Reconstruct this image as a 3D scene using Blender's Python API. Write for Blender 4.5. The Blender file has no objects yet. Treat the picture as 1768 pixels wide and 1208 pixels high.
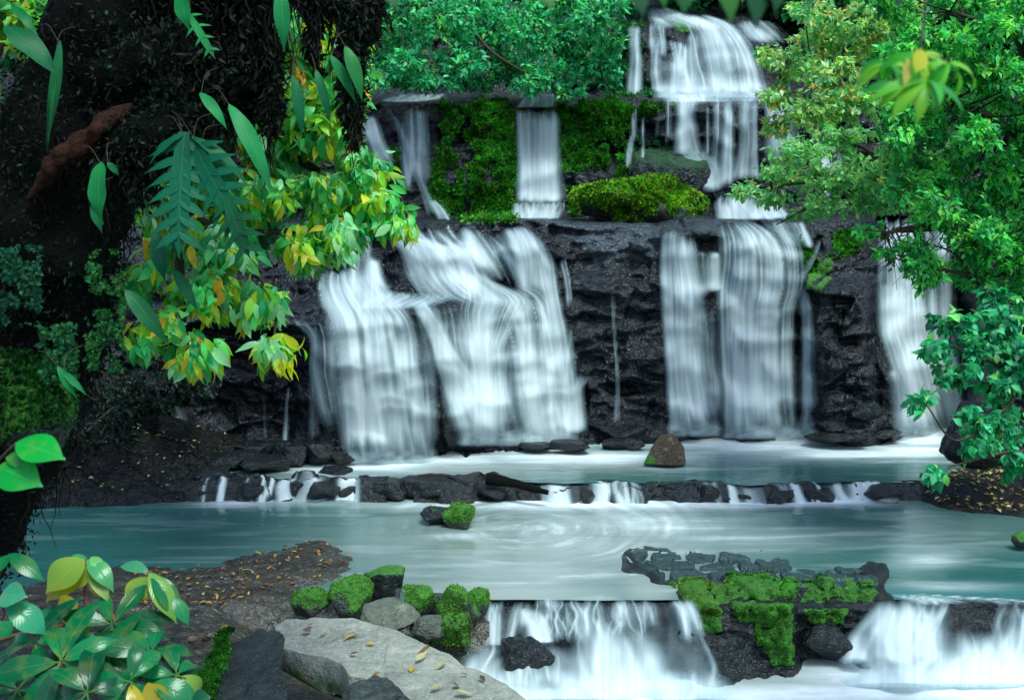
import bpy, math, random
import numpy as np
from mathutils import Vector

SC = bpy.context.scene
COL = SC.collection
R = math.radians
F = 1768 * 35.0 / 36.0      # focal length in photo pixels (35 mm lens, 36 mm sensor)
HZ, CX, CZ = 400.0, 884.0, 3.6
Z_MID, Z_UP, Z_LOW = 0.0, 0.19, -0.5


def at(px, py, Y):
    px, py, Y = np.broadcast_arrays(np.asarray(px, float), np.asarray(py, float), np.asarray(Y, float))
    return np.stack([(px - CX) / F * Y, Y, CZ - (py - HZ) / F * Y], -1)


def yz(py, z):               # depth at which a level z is met by picture row py
    return F * (CZ - z) / (py - HZ)


def to_px(x, Y, z):
    return CX + F * x / Y, HZ + F * (CZ - z) / Y


# ---------------------------------------------------------------- numpy noise
def _h(ix, iy, iz, seed):
    a = (ix.astype(np.int64) * 374761393 + iy.astype(np.int64) * 668265263 + iz.astype(np.int64) * 2147483647 + seed * 1274126177) & 0xFFFFFFFF
    a = ((a ^ (a >> 13)) * 1274126177) & 0xFFFFFFFF
    a = ((a ^ (a >> 16)) * 2246822519) & 0xFFFFFFFF
    return ((a ^ (a >> 15)) & 0xFFFFFF) / float(0xFFFFFF)


def vn(x, y, z=0.0, seed=0):
    x, y, z = np.broadcast_arrays(np.asarray(x, float), np.asarray(y, float), np.asarray(z, float))
    ix, iy, iz = np.floor(x), np.floor(y), np.floor(z)
    fx, fy, fz = x - ix, y - iy, z - iz
    fx, fy, fz = [f * f * f * (f * (f * 6 - 15) + 10) for f in (fx, fy, fz)]
    r = 0
    for dx in (0, 1):
        for dy in (0, 1):
            for dz in (0, 1):
                w = (fx if dx else 1 - fx) * (fy if dy else 1 - fy) * (fz if dz else 1 - fz)
                r = r + w * _h(ix + dx, iy + dy, iz + dz, seed)
    return r * 2 - 1


def fbm(x, y, z=0.0, octv=4, gain=0.5, seed=0):
    s, a, t, f = 0, 1.0, 0, 1.0
    for o in range(octv):
        s = s + a * vn(np.asarray(x) * f + o * 17.3, np.asarray(y) * f - o * 9.1, np.asarray(z) * f + o * 5.7, seed + o)
        t += a
        a *= gain
        f *= 2.03
    return s / t


def voro(x, y, seed=0):      # (random value of the nearest cell, distance to the cell border)
    x, y = np.asarray(x, float), np.asarray(y, float)
    ix, iy = np.floor(x), np.floor(y)
    d1 = np.full(x.shape, 9.0); d2 = np.full(x.shape, 9.0); idv = np.zeros(x.shape)
    zz = np.zeros_like(ix)
    for dx in (-1, 0, 1):
        for dy in (-1, 0, 1):
            cx, cy = ix + dx, iy + dy
            jx = cx + 0.1 + 0.8 * _h(cx, cy, zz, seed + 1)
            jy = cy + 0.1 + 0.8 * _h(cx, cy, zz, seed + 2)
            d = np.hypot(x - jx, y - jy)
            v = _h(cx, cy, zz, seed + 3)
            nearer = d < d1
            d2 = np.where(nearer, d1, np.minimum(d2, d))
            idv = np.where(nearer, v, idv)
            d1 = np.where(nearer, d, d1)
    return idv, d2 - d1


def sstep(a, b, x):
    t = np.clip((np.asarray(x, float) - a) / (b - a), 0, 1)
    return t * t * (3 - 2 * t)


def blur(a, k, axis):
    if k < 1:
        return a
    p = [(0, 0)] * a.ndim
    p[axis] = (k, k)
    b = np.pad(a, p, mode='edge')
    c = np.cumsum(b, axis=axis)
    n = a.shape[axis]
    z = np.zeros_like(np.take(c, [0], axis=axis))
    c = np.concatenate([z, c], axis=axis)
    hi = np.take(c, np.arange(2 * k + 1, 2 * k + 1 + n), axis=axis)
    lo = np.take(c, np.arange(0, n), axis=axis)
    return (hi - lo) / (2 * k + 1)


def minfilt(a, k, axis):
    p = [(0, 0)] * a.ndim
    p[axis] = (k, k)
    b = np.pad(a, p, mode='edge')
    n = a.shape[axis]
    r = None
    for i in range(2 * k + 1):
        s = np.take(b, np.arange(i, i + n), axis=axis)
        r = s if r is None else np.minimum(r, s)
    return r


def polymask(px, py, poly, soft):
    """1 inside the polygon, fading over `soft` outside its outline."""
    inside = np.zeros(px.shape, bool)
    dist = np.full(px.shape, 1e9)
    n = len(poly)
    for i in range(n):
        x0, y0 = poly[i]; x1, y1 = poly[(i + 1) % n]
        cond = ((y0 > py) != (y1 > py))
        xi = (x1 - x0) * (py - y0) / ((y1 - y0) or 1e-9) + x0
        inside ^= cond & (px < xi)
        ex, ey = x1 - x0, y1 - y0
        t = np.clip(((px - x0) * ex + (py - y0) * ey) / (ex * ex + ey * ey + 1e-9), 0, 1)
        dist = np.minimum(dist, np.hypot(px - x0 - t * ex, py - y0 - t * ey))
    sd = np.where(inside, -dist, dist)
    return 1 - sstep(-soft, soft, sd)


# ---------------------------------------------------------------- object helpers
def mesh_obj(name, V, faces, mat, parent=None, attrs=None, col=None, uv=None, smooth=True, loc=None):
    """V (n,3) in world space; faces: list of int arrays (k,3) or (k,4)."""
    V = np.asarray(V, float).reshape(-1, 3)
    org = np.zeros(3)
    if parent is not None:
        org = np.array(parent.location)
    elif loc is not None:
        org = np.asarray(loc, float)
    faces = [np.asarray(f, np.int32) for f in (faces if isinstance(faces, list) else [faces]) if len(f)]
    me = bpy.data.meshes.new(name)
    me.vertices.add(len(V))
    me.vertices.foreach_set('co', (V - org).astype(np.float32).ravel())
    nl = sum(f.size for f in faces); nf = sum(len(f) for f in faces)
    me.loops.add(nl)
    me.polygons.add(nf)
    loops = np.concatenate([f.ravel() for f in faces])
    sizes = np.concatenate([np.full(len(f), f.shape[1], np.int32) for f in faces])
    starts = np.concatenate([[0], np.cumsum(sizes)[:-1]]).astype(np.int32)
    me.loops.foreach_set('vertex_index', loops.astype(np.int32))
    me.polygons.foreach_set('loop_start', starts)
    me.polygons.foreach_set('use_smooth', np.full(nf, bool(smooth)))
    me.update(calc_edges=True)
    for k, a in (attrs or {}).items():
        at_ = me.attributes.new(k, 'FLOAT', 'POINT')
        at_.data.foreach_set('value', np.asarray(a, np.float32).ravel())
    if col is not None:
        c = np.ones((len(V), 4), np.float32); c[:, :3] = col
        ca = me.attributes.new('Col', 'FLOAT_COLOR', 'POINT')
        ca.data.foreach_set('color', c.ravel())
    if uv is not None:
        ul = me.uv_layers.new(name='UVMap')
        ul.data.foreach_set('uv', np.asarray(uv, np.float32)[loops].ravel())
    me.validate()
    if mat is not None:
        me.materials.append(mat)
    o = bpy.data.objects.new(name, me)
    COL.objects.link(o)
    if parent is not None:
        o.parent = parent
    else:
        o.location = org
    return o


def tag(o, label=None, cat=None, group=None, kind=None):
    if label: o['label'] = label
    if cat: o['category'] = cat
    if group: o['group'] = group
    if kind: o['kind'] = kind
    return o


def thing(name, label, cat, loc, group=None):
    o = bpy.data.objects.new(name, None)
    o.empty_display_size = 0.2
    COL.objects.link(o)
    o.location = tuple(float(v) for v in loc)
    return tag(o, label, cat, group)


def gridfaces(nr, nc, wrap=False):
    i = np.arange(nr - 1)[:, None]
    j = np.arange(nc if wrap else nc - 1)[None, :]
    j2 = (j + 1) % nc
    return np.stack([i * nc + j, i * nc + j2, (i + 1) * nc + j2, (i + 1) * nc + j], -1).reshape(-1, 4)


def unit(v):
    v = np.asarray(v, float)
    return v / (np.linalg.norm(v, axis=-1, keepdims=True) + 1e-9)


class Geo:
    """Collects vertices, faces, per-vertex colours and attributes for one mesh."""
    def __init__(s):
        s.V, s.F3, s.F4, s.C, s.U, s.n = [], [], [], [], [], 0

    def add(s, V, f3=None, f4=None, col=None, uv=None):
        V = np.asarray(V, float).reshape(-1, 3)
        if f3 is not None and len(f3): s.F3.append(np.asarray(f3) + s.n)
        if f4 is not None and len(f4): s.F4.append(np.asarray(f4) + s.n)
        s.V.append(V)
        s.C.append(np.broadcast_to(np.asarray(col if col is not None else (1, 1, 1), float), V.shape))
        s.U.append(np.asarray(uv, float).reshape(-1, 2) if uv is not None else np.zeros((len(V), 2)))
        s.n += len(V)

    def build(s, name, mat, parent=None, smooth=True, loc=None):
        fs = []
        if s.F3: fs.append(np.concatenate(s.F3))
        if s.F4: fs.append(np.concatenate(s.F4))
        return mesh_obj(name, np.concatenate(s.V), fs, mat, parent, col=np.concatenate(s.C), uv=np.concatenate(s.U), smooth=smooth, loc=loc)


def tube(P, r, sides=8, seed=None, rough=0.0, freq=6.0):
    """One tapered tube along points P (n,3) with radii r (n)."""
    P = np.asarray(P, float); r = np.broadcast_to(np.asarray(r, float), (len(P),))
    T = unit(np.gradient(P, axis=0))
    ref = np.array([0.31, 0.77, 0.55])
    A = unit(np.cross(T, ref)); B = np.cross(T, A)
    th = np.linspace(0, 2 * math.pi, sides, endpoint=False)
    ring = A[:, None, :] * np.cos(th)[None, :, None] + B[:, None, :] * np.sin(th)[None, :, None]
    rr = np.repeat(r[:, None], sides, 1)
    V = P[:, None, :] + ring * rr[..., None]
    if rough:
        nz = fbm(V[..., 0] * freq, V[..., 1] * freq, V[..., 2] * freq, 4, .55, seed or 0)
        V = V + ring * (nz * rough * rr)[..., None]
    f = gridfaces(len(P), sides, True)
    V = V.reshape(-1, 3)
    cap0 = np.array([[0, (k + 1) % sides, k] for k in range(1, sides - 1)])
    b = (len(P) - 1) * sides
    cap1 = np.array([[b, b + k, b + (k + 1) % sides] for k in range(1, sides - 1)])
    return V, f, np.concatenate([cap0, cap1]) if sides > 2 else None


def tubes_batch(P, r, sides=3):
    """Many thin tubes at once: P (T,n,3), r (T,n)."""
    T = unit(np.gradient(P, axis=1))
    A = unit(np.cross(T, np.array([0.31, 0.77, 0.55]))); B = np.cross(T, A)
    th = np.linspace(0, 2 * math.pi, sides, endpoint=False)
    V = P[:, :, None, :] + r[:, :, None, None] * (A[:, :, None, :] * np.cos(th)[:, None] + B[:, :, None, :] * np.sin(th)[:, None])
    m, n = P.shape[:2]
    f = gridfaces(n, sides, True)
    fs = (f[None] + (np.arange(m) * n * sides)[:, None, None]).reshape(-1, 4)
    return V.reshape(-1, 3), fs


def catmull(P, n):
    P = np.asarray(P, float)
    if len(P) < 3:
        t = np.linspace(0, 1, n)[:, None]
        return P[0] * (1 - t) + P[-1] * t
    Q = np.vstack([2 * P[0] - P[1], P, 2 * P[-1] - P[-2]])
    u = np.linspace(0, len(P) - 1 - 1e-6, n)
    i = u.astype(int); t = (u - i)[:, None]
    a, b, c, d = Q[i], Q[i + 1], Q[i + 2], Q[i + 3]
    return 0.5 * (2 * b + (c - a) * t + (2 * a - 5 * b + 4 * c - d) * t ** 2 + (3 * b - a - 3 * c + d) * t ** 3)


# ---------------------------------------------------------------- leaves
def leaves_simple(geo, P, D, N, L, W, col, fold=.25):
    """folded diamond leaf, two triangles each."""
    D = unit(D); S = unit(np.cross(D, N)); N = np.cross(S, D)
    L = L[:, None]; W = W[:, None]
    mid = P + D * L * 0.42
    V = np.stack([P, mid + S * W + N * fold * W, P + D * L - N * 0.18 * L, mid - S * W + N * fold * W], 1)
    n = len(P)
    f = np.array([[0, 2, 1], [0, 3, 2]])
    fs = (f[None] + (np.arange(n) * 4)[:, None, None]).reshape(-1, 3)
    uv = np.tile(np.array([[0.5, 0], [1, .42], [0.5, 1], [0, .42]]), (n, 1))
    geo.add(V.reshape(-1, 3), f3=fs, col=np.repeat(col, 4, 0), uv=uv)


def leaves_fine(geo, P, D, N, L, W, col, nseg=6, fold=.22, droop=.35, tip=None, wpos=.85, wave=0.0, rng=None):
    """curved leaf blades with a midrib fold: 3 columns x (nseg+1) rows."""
    D = unit(D); S = unit(np.cross(D, N)); N = np.cross(S, D)
    n = len(P)
    s = np.linspace(0, 1, nseg + 1)
    w = np.sin(math.pi * s ** wpos) ** (.75 + .65 * s)
    w[0], w[-1] = 0.05, 0.02
    dr = np.broadcast_to(np.asarray(droop, float), (n,))
    k = dr[:, None] * 1.6
    ang = k * s[None, :]
    kk = np.where(np.abs(k) < 1e-3, 1e-3, k)
    along = np.sin(kk * s) / kk
    down = (1 - np.cos(kk * s)) / kk
    C = P[:, None, :] + L[:, None, None] * (D[:, None, :] * along[..., None] - N[:, None, :] * down[..., None])
    Nl = N[:, None, :] * np.cos(ang)[..., None] + D[:, None, :] * np.sin(ang)[..., None]
    wv = 0
    if wave:
        wv = wave * np.sin(s * 14)[None, :, None] * W[:, None, None] * Nl
    ed = W[:, None, None] * w[None, :, None]
    Lf = C + S[:, None, :] * ed + Nl * fold * ed + wv
    Rt = C - S[:, None, :] * ed + Nl * fold * ed - wv
    V = np.stack([Lf, C, Rt], 2)
    m = nseg + 1
    f = gridfaces(m, 3)
    fs = (f[None] + (np.arange(n) * m * 3)[:, None, None]).reshape(-1, 4)
    c = np.repeat(np.repeat(col[:, None, :], m, 1)[:, :, None, :], 3, 2)
    if tip is not None:
        e = (s ** 3)[None, :, None, None] * np.array([1.0, .55, 1.0])[None, None, :, None]
        c = c * (1 - e) + tip[:, None, None, :] * e
    uv = np.broadcast_to(np.stack([np.broadcast_to(np.array([0, .5, 1])[None, :], (m, 3)), np.broadcast_to(s[:, None], (m, 3))], -1)[None], (n, m, 3, 2))
    geo.add(V.reshape(-1, 3), f4=fs, col=c.reshape(-1, 3), uv=uv.reshape(-1, 2))


def pick(rng, pal, n, jit=.18):
    cols = np.array([p[:3] for p in pal]); w = np.array([p[3] for p in pal], float)
    i = rng.choice(len(pal), n, p=w / w.sum())
    c = cols[i] * (1 + jit * rng.normal(size=(n, 1))) * (1 + .5 * jit * rng.normal(size=(n, 3)))
    return np.clip(c, .002, .9)
# ---------------------------------------------------------------- materials
class NT:
    def __init__(s, name):
        s.m = bpy.data.materials.new(name); s.m.use_nodes = True
        s.t = s.m.node_tree; s.t.nodes.clear()
        s.out = s.t.nodes.new('ShaderNodeOutputMaterial')

    def n(s, typ, **kw):
        nd = s.t.nodes.new('ShaderNode' + typ)
        for k, v in kw.items():
            if k.startswith('i_'):
                key = k[2:].replace('_', ' ')
                sock = nd.inputs[int(key)] if key.isdigit() else nd.inputs[key]
                if hasattr(v, 'is_linked') or isinstance(v, bpy.types.NodeSocket):
                    s.t.links.new(v, sock)
                else:
                    sock.default_value = v
            else:
                setattr(nd, k, v)
        return nd

    def link(s, a, b): s.t.links.new(a, b)

    def noise(s, scale, detail=4, rough=.55, vec=None, dist=0.0):
        nd = s.n('TexNoise', i_Scale=scale, i_Detail=detail, i_Roughness=rough, i_Distortion=dist)
        if vec is not None: s.link(vec, nd.inputs['Vector'])
        return nd.outputs['Fac']

    def ramp(s, fac, stops, interp='LINEAR'):
        nd = s.n('ValToRGB'); cr = nd.color_ramp; cr.interpolation = interp
        while len(cr.elements) < len(stops): cr.elements.new(.5)
        for e, (p, c) in zip(cr.elements, stops):
            e.position = p; e.color = (*c, 1) if len(c) == 3 else c
        s.link(fac, nd.inputs[0]); return nd.outputs[0]

    def fr(s, v, a, b, c=0.0, d=1.0):
        nd = s.n('MapRange', i_Value=v); nd.inputs[1].default_value = a; nd.inputs[2].default_value = b
        nd.inputs[3].default_value = c; nd.inputs[4].default_value = d
        return nd.outputs[0]

    def math(s, op, a, b=0.0, clamp=False):
        nd = s.n('Math', operation=op); nd.use_clamp = clamp
        for k, v in ((0, a), (1, b)):
            if isinstance(v, bpy.types.NodeSocket): s.link(v, nd.inputs[k])
            else: nd.inputs[k].default_value = v
        return nd.outputs[0]

    def mix(s, fac, a, b, mode='MIX'):
        nd = s.n('MixRGB', blend_type=mode)
        for k, v in ((0, fac), (1, a), (2, b)):
            if isinstance(v, bpy.types.NodeSocket): s.link(v, nd.inputs[k])
            else: nd.inputs[k].default_value = v if k == 0 else (*v, 1)
        return nd.outputs[0]

    def attr(s, name, out='Fac'):
        return s.n('Attribute', attribute_name=name).outputs[out]

    def geo(s, out='Position'): return s.n('NewGeometry').outputs[out]

    def scalevec(s, vec, sx, sy, sz):
        nd = s.n('Mapping'); nd.inputs['Scale'].default_value = (sx, sy, sz); s.link(vec, nd.inputs[0]); return nd.outputs[0]

    def bump(s, h, strength=.5, dist=.05, normal=None):
        nd = s.n('Bump', i_Strength=strength, i_Distance=dist, i_Height=h)
        if normal is not None: s.link(normal, nd.inputs['Normal'])
        return nd.outputs[0]


def mat_rock(name, dark, light, pale=None, rlo=.25, rhi=.55, moss=True, bump=.6, scale=1.0, lichen=None, spec=.5,
             mossd=(.006, .05, .006), mossl=(.05, .22, .012), upmoss=0.0, bdist=.06):
    s = NT(name); P = s.geo()
    n1 = s.noise(2.2 * scale, 6, .6, P); n2 = s.noise(16 * scale, 5, .65, P); n3 = s.noise(75 * scale, 4, .7, P)
    c = s.ramp(s.math('ADD', s.math('MULTIPLY', n1, .5), s.math('MULTIPLY', n2, .5)), [(.34, dark), (.66, light)])
    c = s.mix(s.fr(n3, .56, .75, 0, .75), c, tuple(min(1, v * 2.3 + .02) for v in light))  # light grain speckles; on wet rock they paint sky sparkle into the colour
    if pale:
        c = s.mix(s.math('MULTIPLY', s.attr('pale'), s.fr(n2, .3, .6, .4, 1)), c, pale)  # lighter colour standing in for sky sheen on wet rock tops
    if lichen:
        li = s.noise(7 * scale, 5, .7, P)
        c = s.mix(s.fr(li, .55, .68, 0, .8), c, lichen)
    rough = s.fr(n2, .3, .7, rlo, rhi)
    if moss:
        a = s.attr('moss')
        if upmoss:
            nz = s.n('SeparateXYZ', i_Vector=s.geo('Normal')).outputs[2]
            a = s.math('MAXIMUM', a, s.math('MULTIPLY', s.fr(nz, .35, .85), upmoss))
        mk = s.fr(s.math('ADD', a, s.math('MULTIPLY', s.math('SUBTRACT', n2, .5), .9)), .42, .6)
        mc = s.ramp(s.math('ADD', s.math('MULTIPLY', n2, .6), s.math('MULTIPLY', n3, .4)), [(.34, mossd), (.62, mossl)])
        c = s.mix(mk, c, mc)
        rough = s.math('MAXIMUM', rough, s.math('MULTIPLY', mk, .8))
    nd_ = s.noise(11 * scale, 3, .5, P, 1.6); rdg = s.math('ABSOLUTE', s.math('SUBTRACT', nd_, .5))
    h = s.math('ADD', s.math('MULTIPLY', n2, .55), s.math('MULTIPLY', n3, .05)); h = s.math('SUBTRACT', h, s.math('MULTIPLY', rdg, 1.1))
    b = s.bump(h, bump, bdist)
    bs = s.n('BsdfPrincipled', i_Base_Color=c, i_Roughness=rough, i_Normal=b)
    bs.inputs['Specular IOR Level'].default_value = spec
    s.link(bs.outputs[0], s.out.inputs[0])
    return s.m


def mat_leaf(name, rough=.38, trans=.3, veins=False, spec=.5, blotch=0.0):
    s = NT(name)
    c = s.attr('Col', 'Color')
    uv = s.n('UVMap').outputs[0]
    xyz = s.n('SeparateXYZ', i_Vector=uv)
    t = s.math('ABSOLUTE', s.math('SUBTRACT', xyz.outputs[0], .5))
    nrm = None
    if veins:
        rib = s.fr(t, .0, .035, .55, 0.0)
        w = s.math('SINE', s.math('MULTIPLY', s.math('SUBTRACT', s.math('MULTIPLY', xyz.outputs[1], 1.0), s.math('MULTIPLY', t, .55)), 75.0))
        side = s.fr(w, .72, 1.0, 0, .10)
        v = s.math('MAXIMUM', rib, side)
        c = s.mix(v, c, s.mix(.3, c, (.25, .5, .22)))
        nrm = s.bump(s.math('ADD', s.math('MULTIPLY', w, .08), s.fr(t, 0, .05, -1.0, 0)), .2, .004)
    if blotch:
        nb = s.noise(22, 3, .6, s.geo())
        c = s.mix(s.fr(nb, .5, .68, 0, blotch), c, s.mix(.65, c, (.40, .30, .02)))
    br = s.noise(5.0, 2, .5, s.geo())
    c = s.mix(1.0, c, s.ramp(br, [(.3, (.7, .7, .7)), (.7, (1.15, 1.15, 1.15))]), 'MULTIPLY')
    bs = s.n('BsdfPrincipled', i_Base_Color=c, i_Roughness=rough)
    bs.inputs['Specular IOR Level'].default_value = spec
    if nrm is not None: s.link(nrm, bs.inputs['Normal'])
    tr = s.n('BsdfTranslucent', i_Color=s.mix(1.0, c, (1.3, 1.5, .8), 'MULTIPLY'))
    mx = s.n('MixShader', i_0=trans)
    s.link(bs.outputs[0], mx.inputs[1]); s.link(tr.outputs[0], mx.inputs[2])
    s.link(mx.outputs[0], s.out.inputs[0])
    return s.m


def mat_plain(name, dark, light, rough=.7, scale=12, bump=.5, spec=.4):
    s = NT(name); P = s.geo()
    n1 = s.noise(scale, 6, .65, P); n2 = s.noise(scale * 6, 4, .65, P)
    c = s.ramp(s.math('ADD', s.math('MULTIPLY', n1, .6), s.math('MULTIPLY', n2, .4)), [(.34, dark), (.66, light)])
    bs = s.n('BsdfPrincipled', i_Base_Color=c, i_Roughness=rough, i_Normal=s.bump(s.math('ADD', n1, n2), bump, .03))
    bs.inputs['Specular IOR Level'].default_value = spec
    s.link(bs.outputs[0], s.out.inputs[0])
    return s.m


def mat_falls(name):
    """silky falling water: opaque where the attribute `dens` is high, clear where it is thin."""
    s = NT(name)
    d = s.attr('dens')
    uv = s.n('UVMap').outputs[0]
    f1 = s.noise(1.0, 3, .6, s.scalevec(uv, 18, .5, 1)); f2 = s.noise(1.0, 2, .5, s.scalevec(uv, 8, .35, 1))
    st = s.math('ADD', s.math('MULTIPLY', f1, .5), s.math('MULTIPLY', f2, .5))
    a = s.math('MULTIPLY', d, s.fr(st, .30, .66, .84, 1.08), clamp=True)
    c = s.mix(a, (.52, .76, .82), (.80, .90, .91))
    df = s.n('BsdfDiffuse', i_Color=c); tl = s.n('BsdfTranslucent', i_Color=c)
    m1 = s.n('MixShader', i_0=.35); s.link(df.outputs[0], m1.inputs[1]); s.link(tl.outputs[0], m1.inputs[2])
    tp = s.n('BsdfTransparent')
    m2 = s.n('MixShader', i_0=a); s.link(tp.outputs[0], m2.inputs[1]); s.link(m1.outputs[0], m2.inputs[2])
    s.link(m2.outputs[0], s.out.inputs[0])
    return s.m


def mat_pool(name, deep, silt, rough=.16):
    """stream surface: murky body, smooth reflecting skin, white foam by the attribute `foam`."""
    s = NT(name); P = s.geo()
    fo = s.attr('foam'); si = s.attr('silt')
    f1 = s.noise(1.0, 4, .6, s.scalevec(P, 1.8, 7, 1), .9); f2 = s.noise(7, 4, .6, P, .8)
    a = s.math('MULTIPLY', fo, s.fr(s.math('ADD', s.math('MULTIPLY', f1, .65), s.math('MULTIPLY', f2, .35)), .3, .68, .72, 1.12), clamp=True)
    body = s.mix(si, deep, silt)
    body = s.mix(s.fr(s.noise(1.0, 3, .6, s.scalevec(P, .6, 2.6, 1)), .35, .7, 0, .35), body, s.mix(.5, body, (.02, .035, .035)))
    c = s.mix(a, body, (.76, .85, .87))
    w = s.noise(1.0, 3, .55, s.scalevec(P, 1.6, 6, 1), .3)
    bs = s.n('BsdfPrincipled', i_Base_Color=c, i_Roughness=s.math('ADD', rough, s.math('MULTIPLY', a, .5)), i_Normal=s.bump(w, .14, .05))
    bs.inputs['IOR'].default_value = 1.333
    s.link(bs.outputs[0], s.out.inputs[0])
    return s.m


M = {}
M['cliff'] = mat_rock('wet_basalt', (.0006, .0011, .0016), (.007, .014, .020), (.06, .085, .105), .10, .32, bump=1.0, scale=.45, spec=.5, bdist=.11)
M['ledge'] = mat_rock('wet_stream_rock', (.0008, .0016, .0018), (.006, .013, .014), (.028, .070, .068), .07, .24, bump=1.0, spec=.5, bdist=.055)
M['shelf'] = mat_rock('wet_shelf_rock', (.003, .005, .004), (.062, .055, .034), None, .05, .20, bump=.7, spec=.7, bdist=.05)
M['slab'] = mat_rock('dry_grey_stone', (.13, .15, .125), (.33, .35, .29), None, .6, .85, bump=.45, lichen=(.42, .42, .34), spec=.3)
M['greystone'] = mat_rock('mid_grey_stone', (.04, .05, .042), (.14, .16, .125), None, .5, .8, bump=.7, lichen=(.24, .26, .18), spec=.3)
M['darkslab'] = mat_rock('dark_grey_stone', (.006, .011, .011), (.050, .066, .060), None, .45, .75, bump=.5, spec=.3)
M['brownrock'] = mat_rock('brown_stone', (.016, .011, .007), (.085, .058, .036), None, .45, .7, bump=.7, lichen=(.20, .16, .10), spec=.35)
M['mossrock'] = mat_rock('mossy_stone', (.004, .007, .006), (.030, .042, .034), None, .25, .55, bump=.7, upmoss=1.0)
M['darkmoss'] = mat_rock('dark_moss_stone', (.001, .0018, .0025), (.013, .025, .034), None, .14, .4, bump=1.0, scale=.45, spec=.5, mossd=(.002, .02, .008), mossl=(.012, .075, .022), bdist=.15)
M['soil'] = mat_rock('litter_soil', (.0004, .0006, .0005), (.004, .006, .005), None, .08, .28, bump=1.0, scale=.7, spec=.36, bdist=.09)
M['falls'] = mat_falls('silky_water')
M['pool'] = mat_pool('stream_water', (.007, .098, .090), (.24, .29, .255), .12)
M['leaf'] = mat_leaf('leaf', .45, .35, spec=.35)
M['frond'] = mat_leaf('frond_leaf', .4, .25, veins=True, spec=.12)
M['leafgloss'] = mat_leaf('glossy_leaf', .14, .18, veins=True, spec=.24, blotch=.22)
M['leafyellow'] = mat_leaf('turning_leaf', .36, .4, spec=.4, veins=True, blotch=.6)
M['leafdry'] = mat_leaf('dry_leaf', .5, .15, veins=True)
M['moss'] = mat_leaf('moss_leaf', .6, .3, spec=.25)
M['bark'] = mat_plain('dark_bark', (.0006, .0010, .0008), (.004, .006, .0045), .8, 9, .8, .12)
M['redbark'] = mat_plain('brown_bark', (.016, .006, .004), (.10, .042, .026), .8, 16, 1.0, .15)
M['twig'] = mat_plain('twig_bark', (.018, .013, .008), (.07, .05, .03), .65, 20, .4)
M['redstem'] = mat_plain('red_stem', (.10, .03, .015), (.22, .09, .04), .5, 20, .2)
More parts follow.
